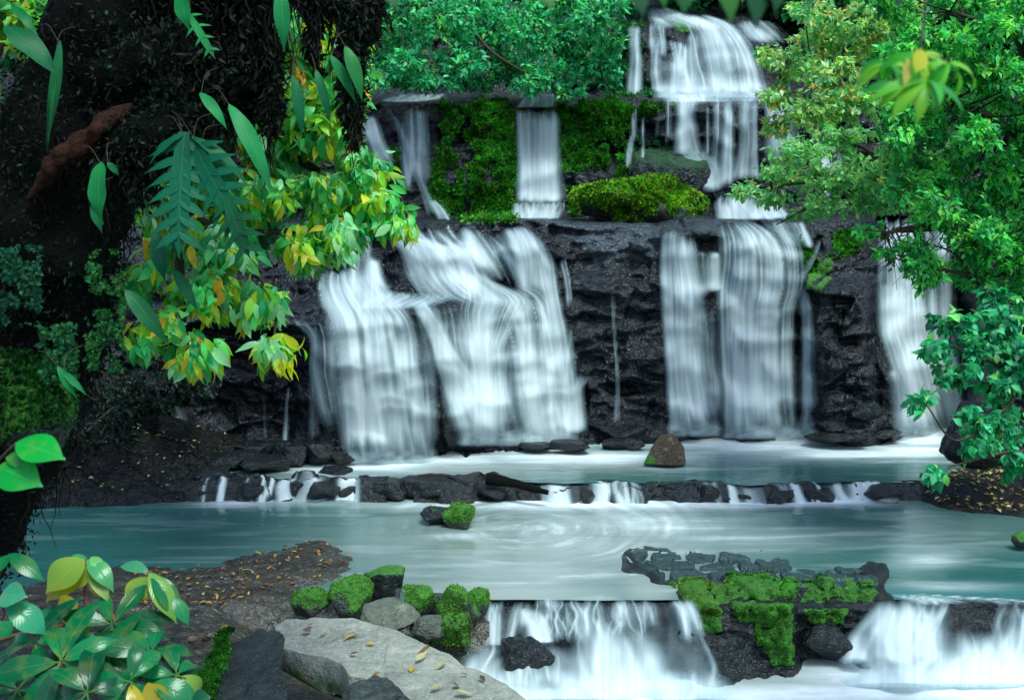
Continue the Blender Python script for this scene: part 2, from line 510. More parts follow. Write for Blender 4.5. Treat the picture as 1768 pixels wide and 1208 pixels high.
# ---------------------------------------------------------------- the cliff (three rock tiers)
UP = [(374, 20.2), (366, 20.35), (178, 20.9), (168, 21.3), (162, 23.6), (156, 23.8), (20, 25.2), (-20, 27.5), (-160, 30)]
def prof(rows, up=UP): return sorted(rows + up)
UPT = [(374, 20.2), (366, 20.4), (178, 20.9), (170, 21.3), (163, 23.2), (157, 23.4), (110, 23.9), (70, 24.4), (40, 25.2), (15, 27.0), (-30, 30), (-160, 33)]
COLS = {
    -1000: [(-160, 15), (378, 12), (600, 11), (800, 10), (900, 10)],
    -300: [(-160, 26), (160, 22), (378, 17.5), (600, 16.3), (780, 15.2), (900, 14)],
    150: prof([(378, 18.4), (470, 17.4), (540, 16.4), (600, 16.5), (740, 16.1), (760, 15.2), (800, 14.8), (900, 13.6)]),
    300: prof([(378, 18.2), (470, 17.2), (530, 15.8), (560, 15.6), (600, 16.1), (690, 16.0), (730, 15.6), (775, 15.3), (785, 14.8), (830, 14.4), (900, 13.8)]),
    480: prof([(378, 18.2), (450, 17.3), (520, 16.6), (535, 15.2), (560, 15.0), (600, 15.6), (700, 15.75), (765, 15.5), (775, 14.9), (800, 14.7), (830, 14.2), (900, 13.8)]),
    570: prof([(378, 18.0), (455, 17.2), (470, 16.6), (515, 16.3), (532, 15.4), (552, 15.0), (600, 14.95), (700, 14.9), (795, 14.8), (900, 14.7)]),
    650: prof([(378, 17.9), (392, 17.6), (450, 17.2), (480, 16.9), (515, 16.5), (532, 15.4), (560, 15.05), (640, 14.9), (795, 14.75), (900, 14.7)]),
    715: prof([(378, 17.8), (390, 17.3), (425, 16.95), (440, 16.9), (510, 16.5), (522, 16.0), (540, 15.5), (570, 15.2), (640, 15.05), (720, 14.9), (790, 14.8), (900, 14.8)]),
    765: prof([(378, 17.8), (400, 17.3), (430, 16.95), (480, 16.75), (512, 16.2), (540, 15.9), (640, 15.6), (700, 15.3), (785, 15.05), (900, 15)]),
    830: prof([(378, 17.8), (395, 17.4), (445, 17.0), (458, 16.7), (490, 16.55), (520, 16.1), (560, 15.95), (700, 15.6), (760, 15.4), (900, 15.3)]),
    900: prof([(378, 17.8), (395, 17.45), (460, 17.0), (490, 16.9), (508, 16.4), (560, 16.1), (700, 15.8), (755, 15.6), (900, 15.5)]),
    960: prof([(378, 17.8), (390, 17.6), (440, 17.2), (515, 16.9), (530, 16.5), (600, 16.3), (648, 16.2), (668, 15.95), (755, 15.85), (900, 15.7)]),
    1040: prof([(378, 17.8), (386, 17.55), (430, 17.2), (480, 16.95), (490, 16.75), (518, 16.7), (526, 16.6), (650, 16.55), (665, 16.7), (720, 16.75), (740, 16.3), (750, 16.2), (900, 16)]),
    1120: prof([(378, 17.8), (386, 17.55), (430, 17.2), (480, 17.0), (490, 16.8), (518, 16.75), (526, 16.6), (650, 16.5), (670, 16.7), (730, 16.7), (745, 16.2), (900, 16)], UPT),
    1180: prof([(378, 17.8), (390, 17.5), (402, 17.1), (450, 16.95), (505, 16.85), (520, 16.5), (600, 16.45), (700, 16.35), (745, 16.25), (900, 16)], UPT),
    1240: prof([(378, 17.8), (390, 17.5), (410, 17.15), (510, 16.95), (522, 16.6), (600, 16.6), (700, 16.6), (745, 16.4), (900, 16)], UPT),
    1300: prof([(378, 17.8), (390, 17.4), (420, 17.0), (442, 16.9), (510, 16.8), (522, 16.5), (660, 16.4), (745, 16.25), (900, 16)], UPT),
    1375: prof([(378, 18.0), (435, 17.4), (475, 16.95), (520, 16.8), (600, 16.6), (745, 16.4), (900, 16)], [(p + 55 if p < 150 else p, y) for p, y in UPT]),
    1425: prof([(378, 18.2), (420, 17.7), (440, 17.2), (485, 17.0), (495, 16.6), (512, 16.4), (580, 16.2), (600, 15.95), (745, 15.9), (900, 15.8)], [(p + 70 if p < 150 else p, y) for p, y in UPT]),
    1490: prof([(378, 18.2), (430, 17.6), (475, 17.2), (500, 16.6), (585, 16.25), (610, 15.95), (740, 15.9), (900, 15.8)]),
    1525: prof([(372, 18.2), (420, 17.8), (490, 17.5), (560, 17.2), (620, 16.6), (660, 16.3), (740, 16.2), (900, 16)]),
    1570: prof([(372, 18.2), (420, 17.9), (490, 17.7), (530, 17.5), (600, 17.3), (660, 16.9), (740, 16.7), (900, 16)]),
    1650: prof([(372, 18.2), (430, 18.0), (600, 17.6), (740, 17.4), (900, 16.5)]),
    1690: prof([(372, 17.6), (500, 16.5), (600, 16.2), (740, 15.6), (800, 14.8), (900, 14)]),
    1900: [(-160, 20), (150, 18.5), (372, 16.6), (600, 15.4), (740, 14.8), (800, 14.2), (900, 13.6)],
    2800: [(-160, 15), (378, 12), (600, 11), (800, 10), (900, 10)],
}
gpx = np.concatenate([np.arange(-1000, -30, 24), np.arange(-24, 1800, 3.0), np.arange(1806, 2801, 24)])
gpy = np.arange(-160, 900.1, 2.5)
_cx = np.array(sorted(COLS)); _cp = np.array([np.interp(gpy, [r[0] for r in COLS[c]], [r[1] for r in COLS[c]]) for c in sorted(COLS)])
PX, PY = np.meshgrid(gpx, gpy)
# wander the columns and rows a little so that no edge runs dead straight
wx = PX + 16 * fbm(PX / 90, PY / 60, 0, 3, .5, 5)
wy = np.clip(PY + np.where(PY < 365, 11, 10) * fbm(PX / 70, PY / 200, 3, 3, .5, 6), -160, 900)
_ri = (wy - gpy[0]) / 2.5
_r0 = np.clip(_ri.astype(int), 0, len(gpy) - 2); _rt = _ri - _r0
_ci = np.clip(np.searchsorted(_cx, wx) - 1, 0, len(_cx) - 2)
_ct = np.clip((wx - _cx[_ci]) / (_cx[_ci + 1] - _cx[_ci]), 0, 1); _ct = _ct * _ct * (3 - 2 * _ct)
D0 = (_cp[_ci, _r0] * (1 - _rt) + _cp[_ci, _r0 + 1] * _rt) * (1 - _ct) + (_cp[_ci + 1, _r0] * (1 - _rt) + _cp[_ci + 1, _r0 + 1] * _rt) * _ct
D0 = blur(blur(D0, 1, 0), 1, 1)
W0 = at(PX, PY, D0)
X_, Z_ = W0[..., 0], W0[..., 2]
MOSSPOLY = [[(752, 178), (785, 182), (800, 330), (790, 372), (748, 372), (745, 300)],
            [(805, 175), (888, 182), (892, 372), (812, 374), (806, 300), (822, 240)],
            [(952, 176), (1060, 168), (1085, 190), (1082, 300), (1060, 345), (1010, 365), (985, 330), (966, 260)],
            [(1092, 240), (1140, 240), (1180, 275), (1195, 315), (1110, 318), (1085, 290)],
            [(1055, 178), (1150, 176), (1150, 196), (1060, 200)],
            [(1050, 40), (1100, 30), (1120, 100), (1125, 165), (1040, 160)],
            [(640, 250), (690, 262), (702, 330), (668, 340), (640, 300)],
            [(1170, 30), (1205, 40), (1200, 62), (1165, 55)],
            [(640, 0), (1050, 0), (1040, 150), (640, 150)],
            [(800, 340), (890, 345), (880, 376), (800, 376)],
            [(1372, 415), (1400, 410), (1402, 460), (1378, 462)], [(1402, 452), (1435, 440), (1432, 470), (1404, 480)],
            [(1430, 402), (1475, 396), (1485, 430), (1440, 436)], [(1392, 484), (1440, 484), (1440, 500), (1392, 498)]]
moss = np.zeros(PX.shape)
for k, p in enumerate(MOSSPOLY):
    moss = np.maximum(moss, polymask(PX + 30 * fbm(PX / 26, PY / 26, 1, 4, .6, 30), PY + 22 * fbm(PX / 26, PY / 34, 2, 4, .6, 31), p, 9) * (.5 if k == 8 else 1) * sstep(-.38, -.12, fbm(PX / 30, PY / 44, 4, 4, .6, 32)))
right_green = sstep(1300, 1420, PX) * (PY < 365) * .6
moss = np.maximum(moss, right_green * (fbm(PX / 40, PY / 40, 0, 3, .5, 8) > 0))
pale = .8 * polymask(PX + 20 * fbm(PX / 30, PY / 30, 1, 3, .6, 35), PY + 14 * fbm(PX / 30, PY / 30, 2, 3, .6, 36), [(925, 380), (1140, 380), (1142, 425), (1120, 450), (1040, 445), (985, 420)], 10)  # wet sheen of the sloping ledge top, painted as a paler colour
pale = np.maximum(pale, .45 * polymask(PX, PY + 10 * fbm(PX / 40, PY / 30, 3, 3, .6, 37), [(1140, 382), (1240, 382), (1240, 400), (1140, 400)], 8))
# rock relief: bedding ledges, broken blocks, fine grain
bed = fbm(X_ * .45 + Z_ * .5, Z_ * 2.8 - X_ * .35, 0, 4, .55, 11)
vid, vb = voro(X_ * 1.1 + .5 * fbm(X_, Z_, 0, 2, .5, 3), Z_ * 2.0 + .4 * fbm(X_, Z_, 5, 2, .5, 4), 21)
vid2, vb2 = voro(X_ * 3.2 + .3 * bed, Z_ * 5.5, 23)
rel = .22 * bed + .30 * (vid - .5) + .11 * (vid2 - .5) - .08 * (1 - sstep(0, .07, vb)) - .03 * (1 - sstep(0, .1, vb2))
saw = (Z_ * 1.9 + .16 * X_ + 1.3 * fbm(X_ * .45, Z_ * .45, 0, 3, .5, 12)) % 1.0
rel += .10 * (saw - .5)
rel = blur(rel, 1, 0)
rel = rel * 1.35 + .22 * fbm(X_ * .55 + Z_ * .45, Z_ * .9, 0, 3, .5, 17)
rel += .08 * fbm(X_ * 3, Z_ * 3, 0, 5, .6, 13) + .03 * fbm(X_ * 11, Z_ * 11, 0, 3, .6, 14)
rel = rel * (1 - .55 * moss) + moss * (.10 + .34 * np.abs(fbm(X_ * 2.6, Z_ * 2.0, 0, 4, .55, 15)) + .06 * fbm(X_ * 12, Z_ * 12, 0, 3, .6, 16))
D1 = D0 - rel
CW = at(PX, PY, D1)
cliff = mesh_obj('cliff', CW, gridfaces(len(gpy), len(gpx))[:, ::-1], M['cliff'], attrs={'moss': moss, 'pale': pale})
tag(cliff, 'dark wet basalt cliff stepping up in three tiers behind the pools', None, None, 'structure')
# geometric normals of the relief
_du = np.gradient(CW, axis=1); _dv = np.gradient(CW, axis=0)
CN = unit(np.cross(_dv, _du))
CN = np.where((CN * CW).sum(-1, keepdims=True) > 0, -CN, CN)
# smoothed, outermost rock surface for the water to run over
DS = minfilt(minfilt(D1, 2, 1), 2, 0)
DS = blur(blur(blur(DS, 2, 1), 2, 0), 2, 1)
DG = blur(blur(D1, 2, 1), 3, 0)


def samp(G, px, py):
    px = np.clip(np.asarray(px, float), gpx[0], gpx[-1] - 1e-3); py = np.clip(np.asarray(py, float), gpy[0], gpy[-1] - 1e-3)
    j = np.clip(np.searchsorted(gpx, px, side='right') - 1, 0, len(gpx) - 2); tj = (px - gpx[j]) / (gpx[j + 1] - gpx[j])
    i = np.clip(((py - gpy[0]) / 2.5).astype(int), 0, len(gpy) - 2); ti = (py - gpy[0]) / 2.5 - i
    if G.ndim == 3: tj = tj[..., None]; ti = ti[..., None]
    return (G[i, j] * (1 - tj) + G[i, j + 1] * tj) * (1 - ti) + (G[i + 1, j] * (1 - tj) + G[i + 1, j + 1] * tj) * ti


# moss carpets on the cliff: many small upright leaflets, one object per patch
MOSS_PAL = [(.09, .10, .02, .8), (.010, .12, .012, 3), (.03, .25, .015, 4), (.09, .38, .02, 3), (.008, .06, .012, 1.5)]
MOSS_PAL_T = [(.008, .075, .025, 3), (.014, .14, .04, 4), (.03, .20, .04, 2), (.005, .04, .016, 2)]


def moss_tufts(name, label, pts, nrm, rng, size, pal, parent=None):
    n = len(pts)
    g = Geo()
    P = np.repeat(pts, 3, 0); Nn = np.repeat(nrm, 3, 0)
    D = unit(Nn * .7 + rng.normal(size=P.shape) * .55 + np.array([0, -.1, .25]))
    base = pick(rng, pal, n, .2)
    mf = .2 / size
    big = fbm(pts[:, 0] * mf, pts[:, 1] * mf, pts[:, 2] * mf, 4, .6, 77)
    base *= np.clip(1 + 1.5 * big, .15, 3)[:, None]
    L = size * rng.uniform(.6, 1.4, len(P))
    leaves_simple(g, P - Nn * .02, D, rng.normal(size=P.shape), L, L * .28, np.clip(np.repeat(base, 3, 0), .002, .6))
    o = g.build(name, M['moss'], parent)
    if label: tag(o, label, 'moss', None, 'stuff')
    return o


rng = np.random.default_rng(3)
MOSSLAB = {0: 'narrow dark green moss strip hanging left on the middle tier', 1: 'broad moss curtain beside the small square waterfall',
           2: 'thick bright moss curtain right of the small square waterfall', 3: 'dark moss on the sloping rock under the right falls',
           4: 'thin moss line along the middle ledge lip', 5: 'moss covered rock beside the topmost thin trickle', 6: 'moss bank behind the yellow leafed shrub',
           9: 'low moss clump at the foot of the middle tier', 10: 'moss on the rock right of the broadest lower fall', 12: 'moss above the dark block of the lower tier'}
for k, p in enumerate(MOSSPOLY):
    if k not in MOSSLAB: continue
    xs = [q[0] for q in p]; ys = [q[1] for q in p]
    area = (max(xs) - min(xs)) * (max(ys) - min(ys))
    n = int(area * .85)
    qx = rng.uniform(min(xs) - 8, max(xs) + 8, n); qy = rng.uniform(min(ys) - 8, max(ys) + 8, n)
    keep = samp(moss, qx, qy) > rng.uniform(.3, .9, n)
    qx, qy = qx[keep], qy[keep]
    if len(qx) < 5: continue
    moss_tufts('moss', MOSSLAB[k], at(qx, qy, samp(D1, qx, qy)), samp(CN, qx, qy), rng, .075 if k != 3 else .05, MOSS_PAL if k not in (3, 5) else MOSS_PAL_T)

# ---------------------------------------------------------------- waterfalls
def strands(rows, gx, gy, dens=1.0, con=1.0, edge=(.1, .1), top=.08, bot=.06, sig=2.7, seed=1, veil=.15, gfun=None, **kw):
    """density of a sheet of falling water on the picture grid: many soft strands over a thin veil."""
    rg = np.random.default_rng(seed)
    ry = np.array([r[0] for r in rows], float)
    dy = gy[1] - gy[0]
    out = np.zeros((len(gy), len(gx)))
    m = (gy >= ry[0] - 1) & (gy <= ry[-1] + 1)
    if m.sum() < 3: return out
    yy = gy[m]; v = (yy - ry[0]) / (ry[-1] - ry[0])
    k = max(1, int(len(yy) / (len(rows) * 3)))
    l = blur(np.interp(yy, ry, [r[1] for r in rows]), k, 0); r = blur(np.interp(yy, ry, [r[2] for r in rows]), k, 0)
    wid = float((r - l).mean()); n = int(max(4, wid / 3.3 * kw.get('nmul', 1)))
    u0 = (np.arange(n) + rg.uniform(0, 1, n)) / n
    u0 = .5 + (u0 - .5) * (.98 if n > 6 else .8)
    amp = np.exp(rg.normal(size=n) * .55 * con) * .55
    big = vn(u0 * max(2, wid / 42.0), seed * 1.7, 0, seed)              # groups of strands
    amp *= np.clip(1 + 1.1 * con * big, .08, 3)
    sz = rg.normal(size=n); amp *= np.exp(-.28 * sz); s0 = sig * np.exp(sz * .62) * (1.0 if wid > 25 else max(.35, wid / 25))
    t0 = rg.uniform(0, 1, n) ** 2 * top * 1.6; t1 = 1 - rg.uniform(0, 1, n) ** 2 * bot * 1.2
    ph = rg.uniform(0, 50, n)
    wand = fbm(v[:, None] * 2.2 + 0 * ph, ph[None], 0, 2, .5, seed) * .05
    vv = v[:, None]
    a = amp[None] * sstep(t0 - .001, t0 + top + .002, vv) * sstep(1 - t1 - .001, 1 - t1 + bot + .002, 1 - vv)
    a = a * np.clip(1 + .95 * con * fbm(yy[:, None] / 62.0, ph[None] * 3, 1, 3, .55, seed + 3), .05, 3)
    ed = sstep(-.02, edge[0], u0) * sstep(-.02, edge[1], 1 - u0)
    a = np.clip(a * (.25 + .75 * ed)[None], 0, 4)
    x = l[:, None] + (r - l)[:, None] * (u0[None] + wand)
    if gfun is not None:      # strands slide into the grooves of the rock
        dl = np.zeros(n)
        for q in range(len(yy)):
            xq = x[q] + dl
            g_ = (gfun(xq + 4, np.full(n, yy[q])) - gfun(xq - 4, np.full(n, yy[q]))) / 8
            dl = np.clip(dl * .985 + dy * 7.0 * np.clip(g_, -.06, .06), -16, 16)
            x[q] = x[q] + dl
    sg = s0[None] * (.7 + .7 * vv)
    d = np.zeros((len(yy), len(gx)))
    for q in range(len(yy)):
        d[q] = (a[q] * np.exp(-((gx[:, None] - x[q]) / sg[q]) ** 2)).sum(1)
    cx_ = (l + r) / 2; hw = (r - l) / 2
    vz = np.exp(-(np.abs((gx[None] - cx_[:, None]) / (hw[:, None] * .96)) ** 6)) * sstep(0, top + .02, v)[:, None] * sstep(0, bot + .02, 1 - v)[:, None]
    vzn = 1 + .8 * fbm(gx[None] / 20.0, yy[:, None] / 130.0, seed, 3, .5, seed + 9)
    d = dens * (d * 1.15 + veil * vz * vzn)
    out[m] = d
    return out


def falls(name, label, sheets, group=None, depth=None, mat=None, thick=.10, step=2.0, off=.035, lipk=.28, depth2=None, bumps=0.0, base=()):
    """one continuous film of water over the rock; sheets: dicts with rows [(py, left, right)] and strand settings."""
    x0 = min(r[1] for sh in sheets for r in sh['rows']) - 16; x1 = max(r[2] for sh in sheets for r in sh['rows']) + 16
    y0 = min(sh['rows'][0][0] for sh in sheets) - 3; y1 = max(sh['rows'][-1][0] for sh in sheets) + (12 if base else 3)
    gx = np.arange(x0, x1 + step, step); gy = np.arange(y0, y1 + step, step)
    D = np.zeros((len(gy), len(gx)))
    for si, sh in enumerate(sheets):
        kw = {k: v for k, v in sh.items() if k != 'rows'}
        kw.setdefault('gfun', depth2 or (lambda a, b: samp(DG, a, b)))
        kw.setdefault('seed', int(sh['rows'][0][1]) % 997 + si * 13 + 1)
        D = D + strands(sh['rows'], gx, gy, **kw)
    X2, Y2 = np.meshgrid(gx, gy)
    D = .50 * D + .36 * blur(blur(D, 2, 1), 2, 1) + .17 * blur(blur(blur(D, 6, 1), 5, 1), 3, 0)
    bg_ = np.zeros(D.shape)
    if bumps:                 # rounded knobs of rock under the water: bright over the crown, thin just below it
        rb = np.random.default_rng(int(x0) % 991)
        wy_, wx_ = np.nonzero(D > .35)
        for q in rb.integers(0, len(wy_), int(len(wy_) * step * step / 3600.0 * bumps)):
            cx_, cy_, w_ = gx[wx_[q]], gy[wy_[q]], rb.uniform(14, 52)
            ax = (X2 - cx_) / w_; tt = Y2 - cy_ - rb.uniform(3, 12) * ax ** 2 - rb.uniform(-8, 8) * ax - 3 * fbm(X2 / 14, cy_, 0, 2, .5, 5); s_ = rb.uniform(.2, .75)
            e_ = np.exp(-ax ** 4)
            D = D * (1 + e_ * s_ * (.5 * np.exp(-(tt / 7) ** 2) - .5 * np.exp(-((tt - 22) / 17) ** 2)))
            bg_ += e_ * s_ * np.exp(-((tt - 2) / np.where(tt < 2, 5, 12)) ** 2)
    for (by, bl, br) in base:   # froth where the fall lands
        fr_ = .75 + .5 * fbm(X2 / 16, Y2 / 9, 3, 3, .5, int(bl))
        D = D + 1.1 * fr_ * np.exp(-np.maximum(0, np.abs(X2 - (bl + br) / 2) - (br - bl) * .42) ** 2 / 160.0) * np.exp(-((Y2 - by) / np.where(Y2 < by, 17, 5)) ** 2)
    Dp = (depth or (lambda a, b: samp(DS, a, b)))(X2, Y2)
    wet = D > .03
    # the film hangs free below an overhang but follows the rock where it steps out
    cur = np.where(wet[0], Dp[0], Dp[0]); Yw = Dp.copy()
    for q in range(1, len(gy)):
        cur = np.where(wet[q] & wet[q - 1], np.minimum(Yw[q - 1] + .001, Dp[q]), Dp[q]); Yw[q] = cur
    Yw = blur(blur(blur(Yw, 8, 0), 7, 0), 3, 1)
    Yw = blur(blur(np.minimum(Yw, blur(Dp, 3, 0) - .03), 4, 0), 2, 0)
    up = np.clip(np.gradient(-Yw, axis=0) / step * 60 - .3, 0, 1.5)
    D = D * (1 + lipk * .35 * blur(up, 1, 0))
    A = np.clip(1 - np.exp(-1.15 * np.maximum(0, D - .10)), 0, .97)
    th = blur(blur(A, 2, 1), 3, 0)
    Yw = Yw - off - thick * th - .012 * np.clip(bg_, 0, 1.5)
    V = at(X2, Y2, Yw)
    Fq = gridfaces(len(gy), len(gx))[:, ::-1]
    keep = (A.ravel()[Fq] > .02).any(1)
    Fq = Fq[keep]
    used, inv = np.unique(Fq, return_inverse=True)
    V = V.reshape(-1, 3)[used]; Fq = inv.reshape(-1, 4)
    uv = np.stack([X2 / 100, Y2 / 100], -1).reshape(-1, 2)[used]
    o = mesh_obj(name, V, Fq, mat or M['falls'], attrs={'dens': A.ravel()[used]}, uv=uv, loc=V[V[:, 2].argmin()])
    return tag(o, label, 'waterfall', group)


def S(rows, **kw): return dict(rows=rows, **kw)


falls('waterfall', 'broad white fall spilling over the lowest left shelf of the lower tier', [
    S([(458, 560, 640), (485, 548, 652), (512, 550, 680), (532, 556, 700), (546, 566, 712), (580, 572, 718), (640, 580, 722), (700, 588, 730), (799, 598, 748)], dens=1.0, con=.55, bot=.1, edge=(.14, .16), off=.08, bulge=.12),
    S([(385, 612, 632), (430, 612, 640), (480, 605, 640), (520, 600, 660)], dens=.6, bot=.3),
    S([(440, 638, 648), (480, 640, 654), (520, 640, 690), (540, 640, 712)], dens=.8, bot=.3),
    S([(500, 640, 790), (512, 640, 800), (522, 625, 770), (536, 610, 735)], dens=.9, con=.3, top=.3, bot=.25, edge=(.1, .3)),
    S([(540, 490, 590), (555, 500, 580), (580, 535, 578), (640, 540, 580), (770, 570, 600)], dens=.28, bot=.3, con=1.5),
    S([(500, 560, 700), (560, 575, 735), (640, 590, 745), (790, 600, 752)], dens=.28, con=1.3, bot=.2, top=.3, veil=.4),
], bumps=1.0, base=[(797, 590, 755)])
falls('waterfall', 'widest stepped white fall sweeping down the middle of the lower tier', [
    S([(384, 665, 905), (400, 668, 915), (430, 690, 935), (470, 715, 955), (500, 735, 965)], dens=.5, con=1.9, bot=.25, top=.2),
    S([(404, 664, 720), (418, 676, 752), (432, 690, 795), (450, 696, 812), (480, 705, 822), (508, 725, 850), (530, 770, 905)], dens=1.0, con=.7, bot=.2, off=.09, bulge=.1),
    S([(440, 778, 812), (470, 795, 822), (495, 800, 870), (515, 800, 925), (540, 792, 905), (600, 810, 868), (680, 818, 868), (759, 822, 870)], dens=1.05, con=.6, bot=.08, off=.1, bulge=.12),
    S([(484, 800, 890), (500, 850, 930), (520, 872, 946), (560, 885, 952), (620, 890, 950), (700, 900, 958), (755, 905, 962)], dens=.85, con=.9, bot=.15, off=.08, edge=(.3, .25)),
    S([(388, 868, 905), (420, 885, 930), (450, 893, 932), (490, 898, 935), (520, 910, 950)], dens=.85, con=.8, bot=.25),
    S([(398, 908, 935), (440, 925, 955), (500, 935, 962), (560, 945, 975), (620, 948, 985), (660, 950, 992), (690, 962, 992), (750, 975, 1000)], dens=.75, con=1.0, bot=.12),
    S([(440, 962, 978), (500, 975, 988), (545, 978, 990)], dens=.55, bot=.3),
    S([(640, 948, 1010), (655, 955, 1020), (672, 968, 1000), (750, 974, 1000)], dens=.75, top=.2, bot=.1),
    S([(510, 690, 730), (525, 712, 740), (545, 722, 752), (580, 738, 770), (620, 752, 795), (660, 765, 830), (700, 775, 845), (768, 795, 860)], dens=.75, con=1.0, bot=.2, edge=(.22, .45), veil=.10),
    S([(515, 760, 850), (535, 770, 880), (580, 780, 830), (640, 790, 830)], dens=.4, con=1.3, bot=.4, top=.3),
    S([(560, 800, 1000), (640, 800, 1000), (757, 815, 1000)], dens=.3, con=1.4, bot=.2, top=.3),
    S([(500, 700, 950), (540, 715, 975), (600, 728, 985), (680, 745, 992), (765, 770, 998)], dens=.34, con=1.3, bot=.15, top=.25, veil=.4),
], bumps=1.5, base=[(764, 790, 1000)])
falls('waterfall', 'narrow white fall left of the broadest lower right fall', [
    S([(388, 1150, 1198), (405, 1143, 1200), (450, 1142, 1204), (500, 1142, 1212), (516, 1143, 1213), (545, 1146, 1211), (600, 1150, 1213), (650, 1155, 1214), (700, 1158, 1226), (747, 1160, 1240)], dens=.95, con=.55, bot=.08, off=.08, bulge=.13),
    S([(430, 1205, 1240), (500, 1210, 1240), (516, 1208, 1240)], dens=.45, con=1.5, bot=.2),
    S([(512, 1185, 1245), (522, 1190, 1245), (560, 1205, 1240), (740, 1215, 1250)], dens=.3, con=1.4, bot=.2),
], bumps=1.0, base=[(748, 1160, 1240)])
falls('waterfall', 'broadest tall white fall on the right of the lower tier', [
    S([(374, 1238, 1300), (392, 1238, 1352), (410, 1240, 1376), (430, 1242, 1388), (470, 1242, 1392), (505, 1242, 1388), (525, 1243, 1376), (600, 1243, 1372), (700, 1247, 1374), (749, 1250, 1378)], dens=1.05, con=.5, bot=.08, edge=(.08, .1), off=.1, bulge=.14),
    S([(405, 1414, 1421), (430, 1406, 1416), (450, 1394, 1408), (475, 1380, 1394), (505, 1368, 1388)], dens=.42, bot=.2),
    S([(490, 1372, 1388), (515, 1380, 1402), (560, 1388, 1408), (620, 1393, 1413), (745, 1392, 1418)], dens=.75, bot=.1),
    S([(380, 1330, 1385), (405, 1345, 1395), (430, 1365, 1400)], dens=.5, bot=.2),
], bumps=1.0, base=[(752, 1250, 1410)])
falls('waterfall', 'shaded far fall behind the overhanging maple branches', [
    S([(366, 1516, 1640), (400, 1513, 1644), (480, 1508, 1650), (560, 1506, 1655), (620, 1525, 1660), (680, 1540, 1668), (745, 1550, 1690)], dens=.85, con=.6, bot=.06, off=.08, bulge=.1),
    S([(488, 1515, 1562), (510, 1512, 1565), (600, 1520, 1565)], dens=.6, bot=.3, off=.2),
    S([(525, 1560, 1605), (560, 1558, 1608), (640, 1560, 1610)], dens=.5, bot=.3, off=.2),
    S([(636, 1535, 1570), (660, 1538, 1580), (745, 1545, 1600)], dens=.9, bot=.08, off=.15),
], bumps=.8, base=[(748, 1550, 1680)])
falls('waterfall', 'small square veil fall between the moss curtains', [
    S([(184, 890, 962), (200, 891, 964), (300, 893, 966), (352, 890, 970)], dens=.85, con=.7, bot=.06, edge=(.12, .1), off=.12),
    S([(186, 938, 962), (260, 942, 964), (350, 946, 968)], dens=.85, bot=.05, off=.16),
    S([(186, 890, 908), (260, 893, 908), (350, 892, 912)], dens=.7, bot=.05, off=.16),
    S([(345, 884, 978), (358, 884, 975), (378, 886, 962)], dens=1.0, top=.3, bot=.05, con=.5, off=.1),
    S([(160, 908, 955), (170, 905, 960), (186, 892, 962)], dens=.7, top=.3, bot=.05),
    S([(80, 926, 932), (130, 924, 932), (164, 918, 942)], dens=.6, bot=.1),
    S([(60, 888, 893), (120, 890, 896)], dens=.4, bot=.2),
])
falls('waterfall', 'thin slanting trickles at the left end of the middle tier', [
    S([(178, 655, 668), (210, 676, 690), (240, 692, 704), (280, 712, 726), (330, 728, 740), (378, 740, 772)], dens=.75, con=.8),
    S([(198, 618, 650), (225, 622, 660), (260, 640, 668), (300, 660, 690)], dens=.75, con=.8, bot=.3),
    S([(178, 700, 748), (240, 702, 750), (340, 705, 750)], dens=.2, con=1.7, bot=.3),
    S([(200, 680, 700), (290, 690, 705), (370, 700, 715)], dens=.25, con=1.5, bot=.3),
    S([(345, 738, 750), (360, 748, 768), (380, 755, 778)], dens=.7),
    S([(160, 655, 890), (168, 650, 890), (176, 650, 760)], dens=.3, con=2, top=.3),
])
falls('waterfall', 'strands falling beside the dark rocks of the middle tier on the right', [
    S([(162, 1168, 1206), (176, 1166, 1206), (200, 1172, 1196), (240, 1166, 1204), (268, 1162, 1212)], dens=1.0, con=.4, bot=.06, off=.1),
    S([(258, 1168, 1212), (272, 1180, 1232), (295, 1198, 1248), (335, 1212, 1246)], dens=.95, con=.6, bot=.12),
    S([(170, 1148, 1160), (250, 1148, 1160)], dens=.75),
    S([(168, 1246, 1262), (240, 1248, 1264), (325, 1244, 1264)], dens=.75),
    S([(166, 1272, 1308), (240, 1276, 1306), (312, 1262, 1308)], dens=.8, con=.9),
    S([(176, 1218, 1226), (268, 1220, 1226)], dens=.6),
    S([(178, 1093, 1102), (235, 1090, 1098), (245, 1083, 1096), (292, 1080, 1088)], dens=.7),
    S([(158, 1120, 1320), (166, 1140, 1320), (176, 1150, 1312)], dens=.8, con=.9, top=.25),
    S([(330, 1240, 1330), (350, 1235, 1345), (380, 1240, 1370)], dens=.9, con=.4, top=.3),
    S([(190, 1108, 1113), (290, 1106, 1112)], dens=.35), S([(180, 1134, 1138), (240, 1132, 1137)], dens=.4), S([(170, 1228, 1242), (310, 1228, 1240)], dens=.2, con=1.4),
], bumps=1.6)
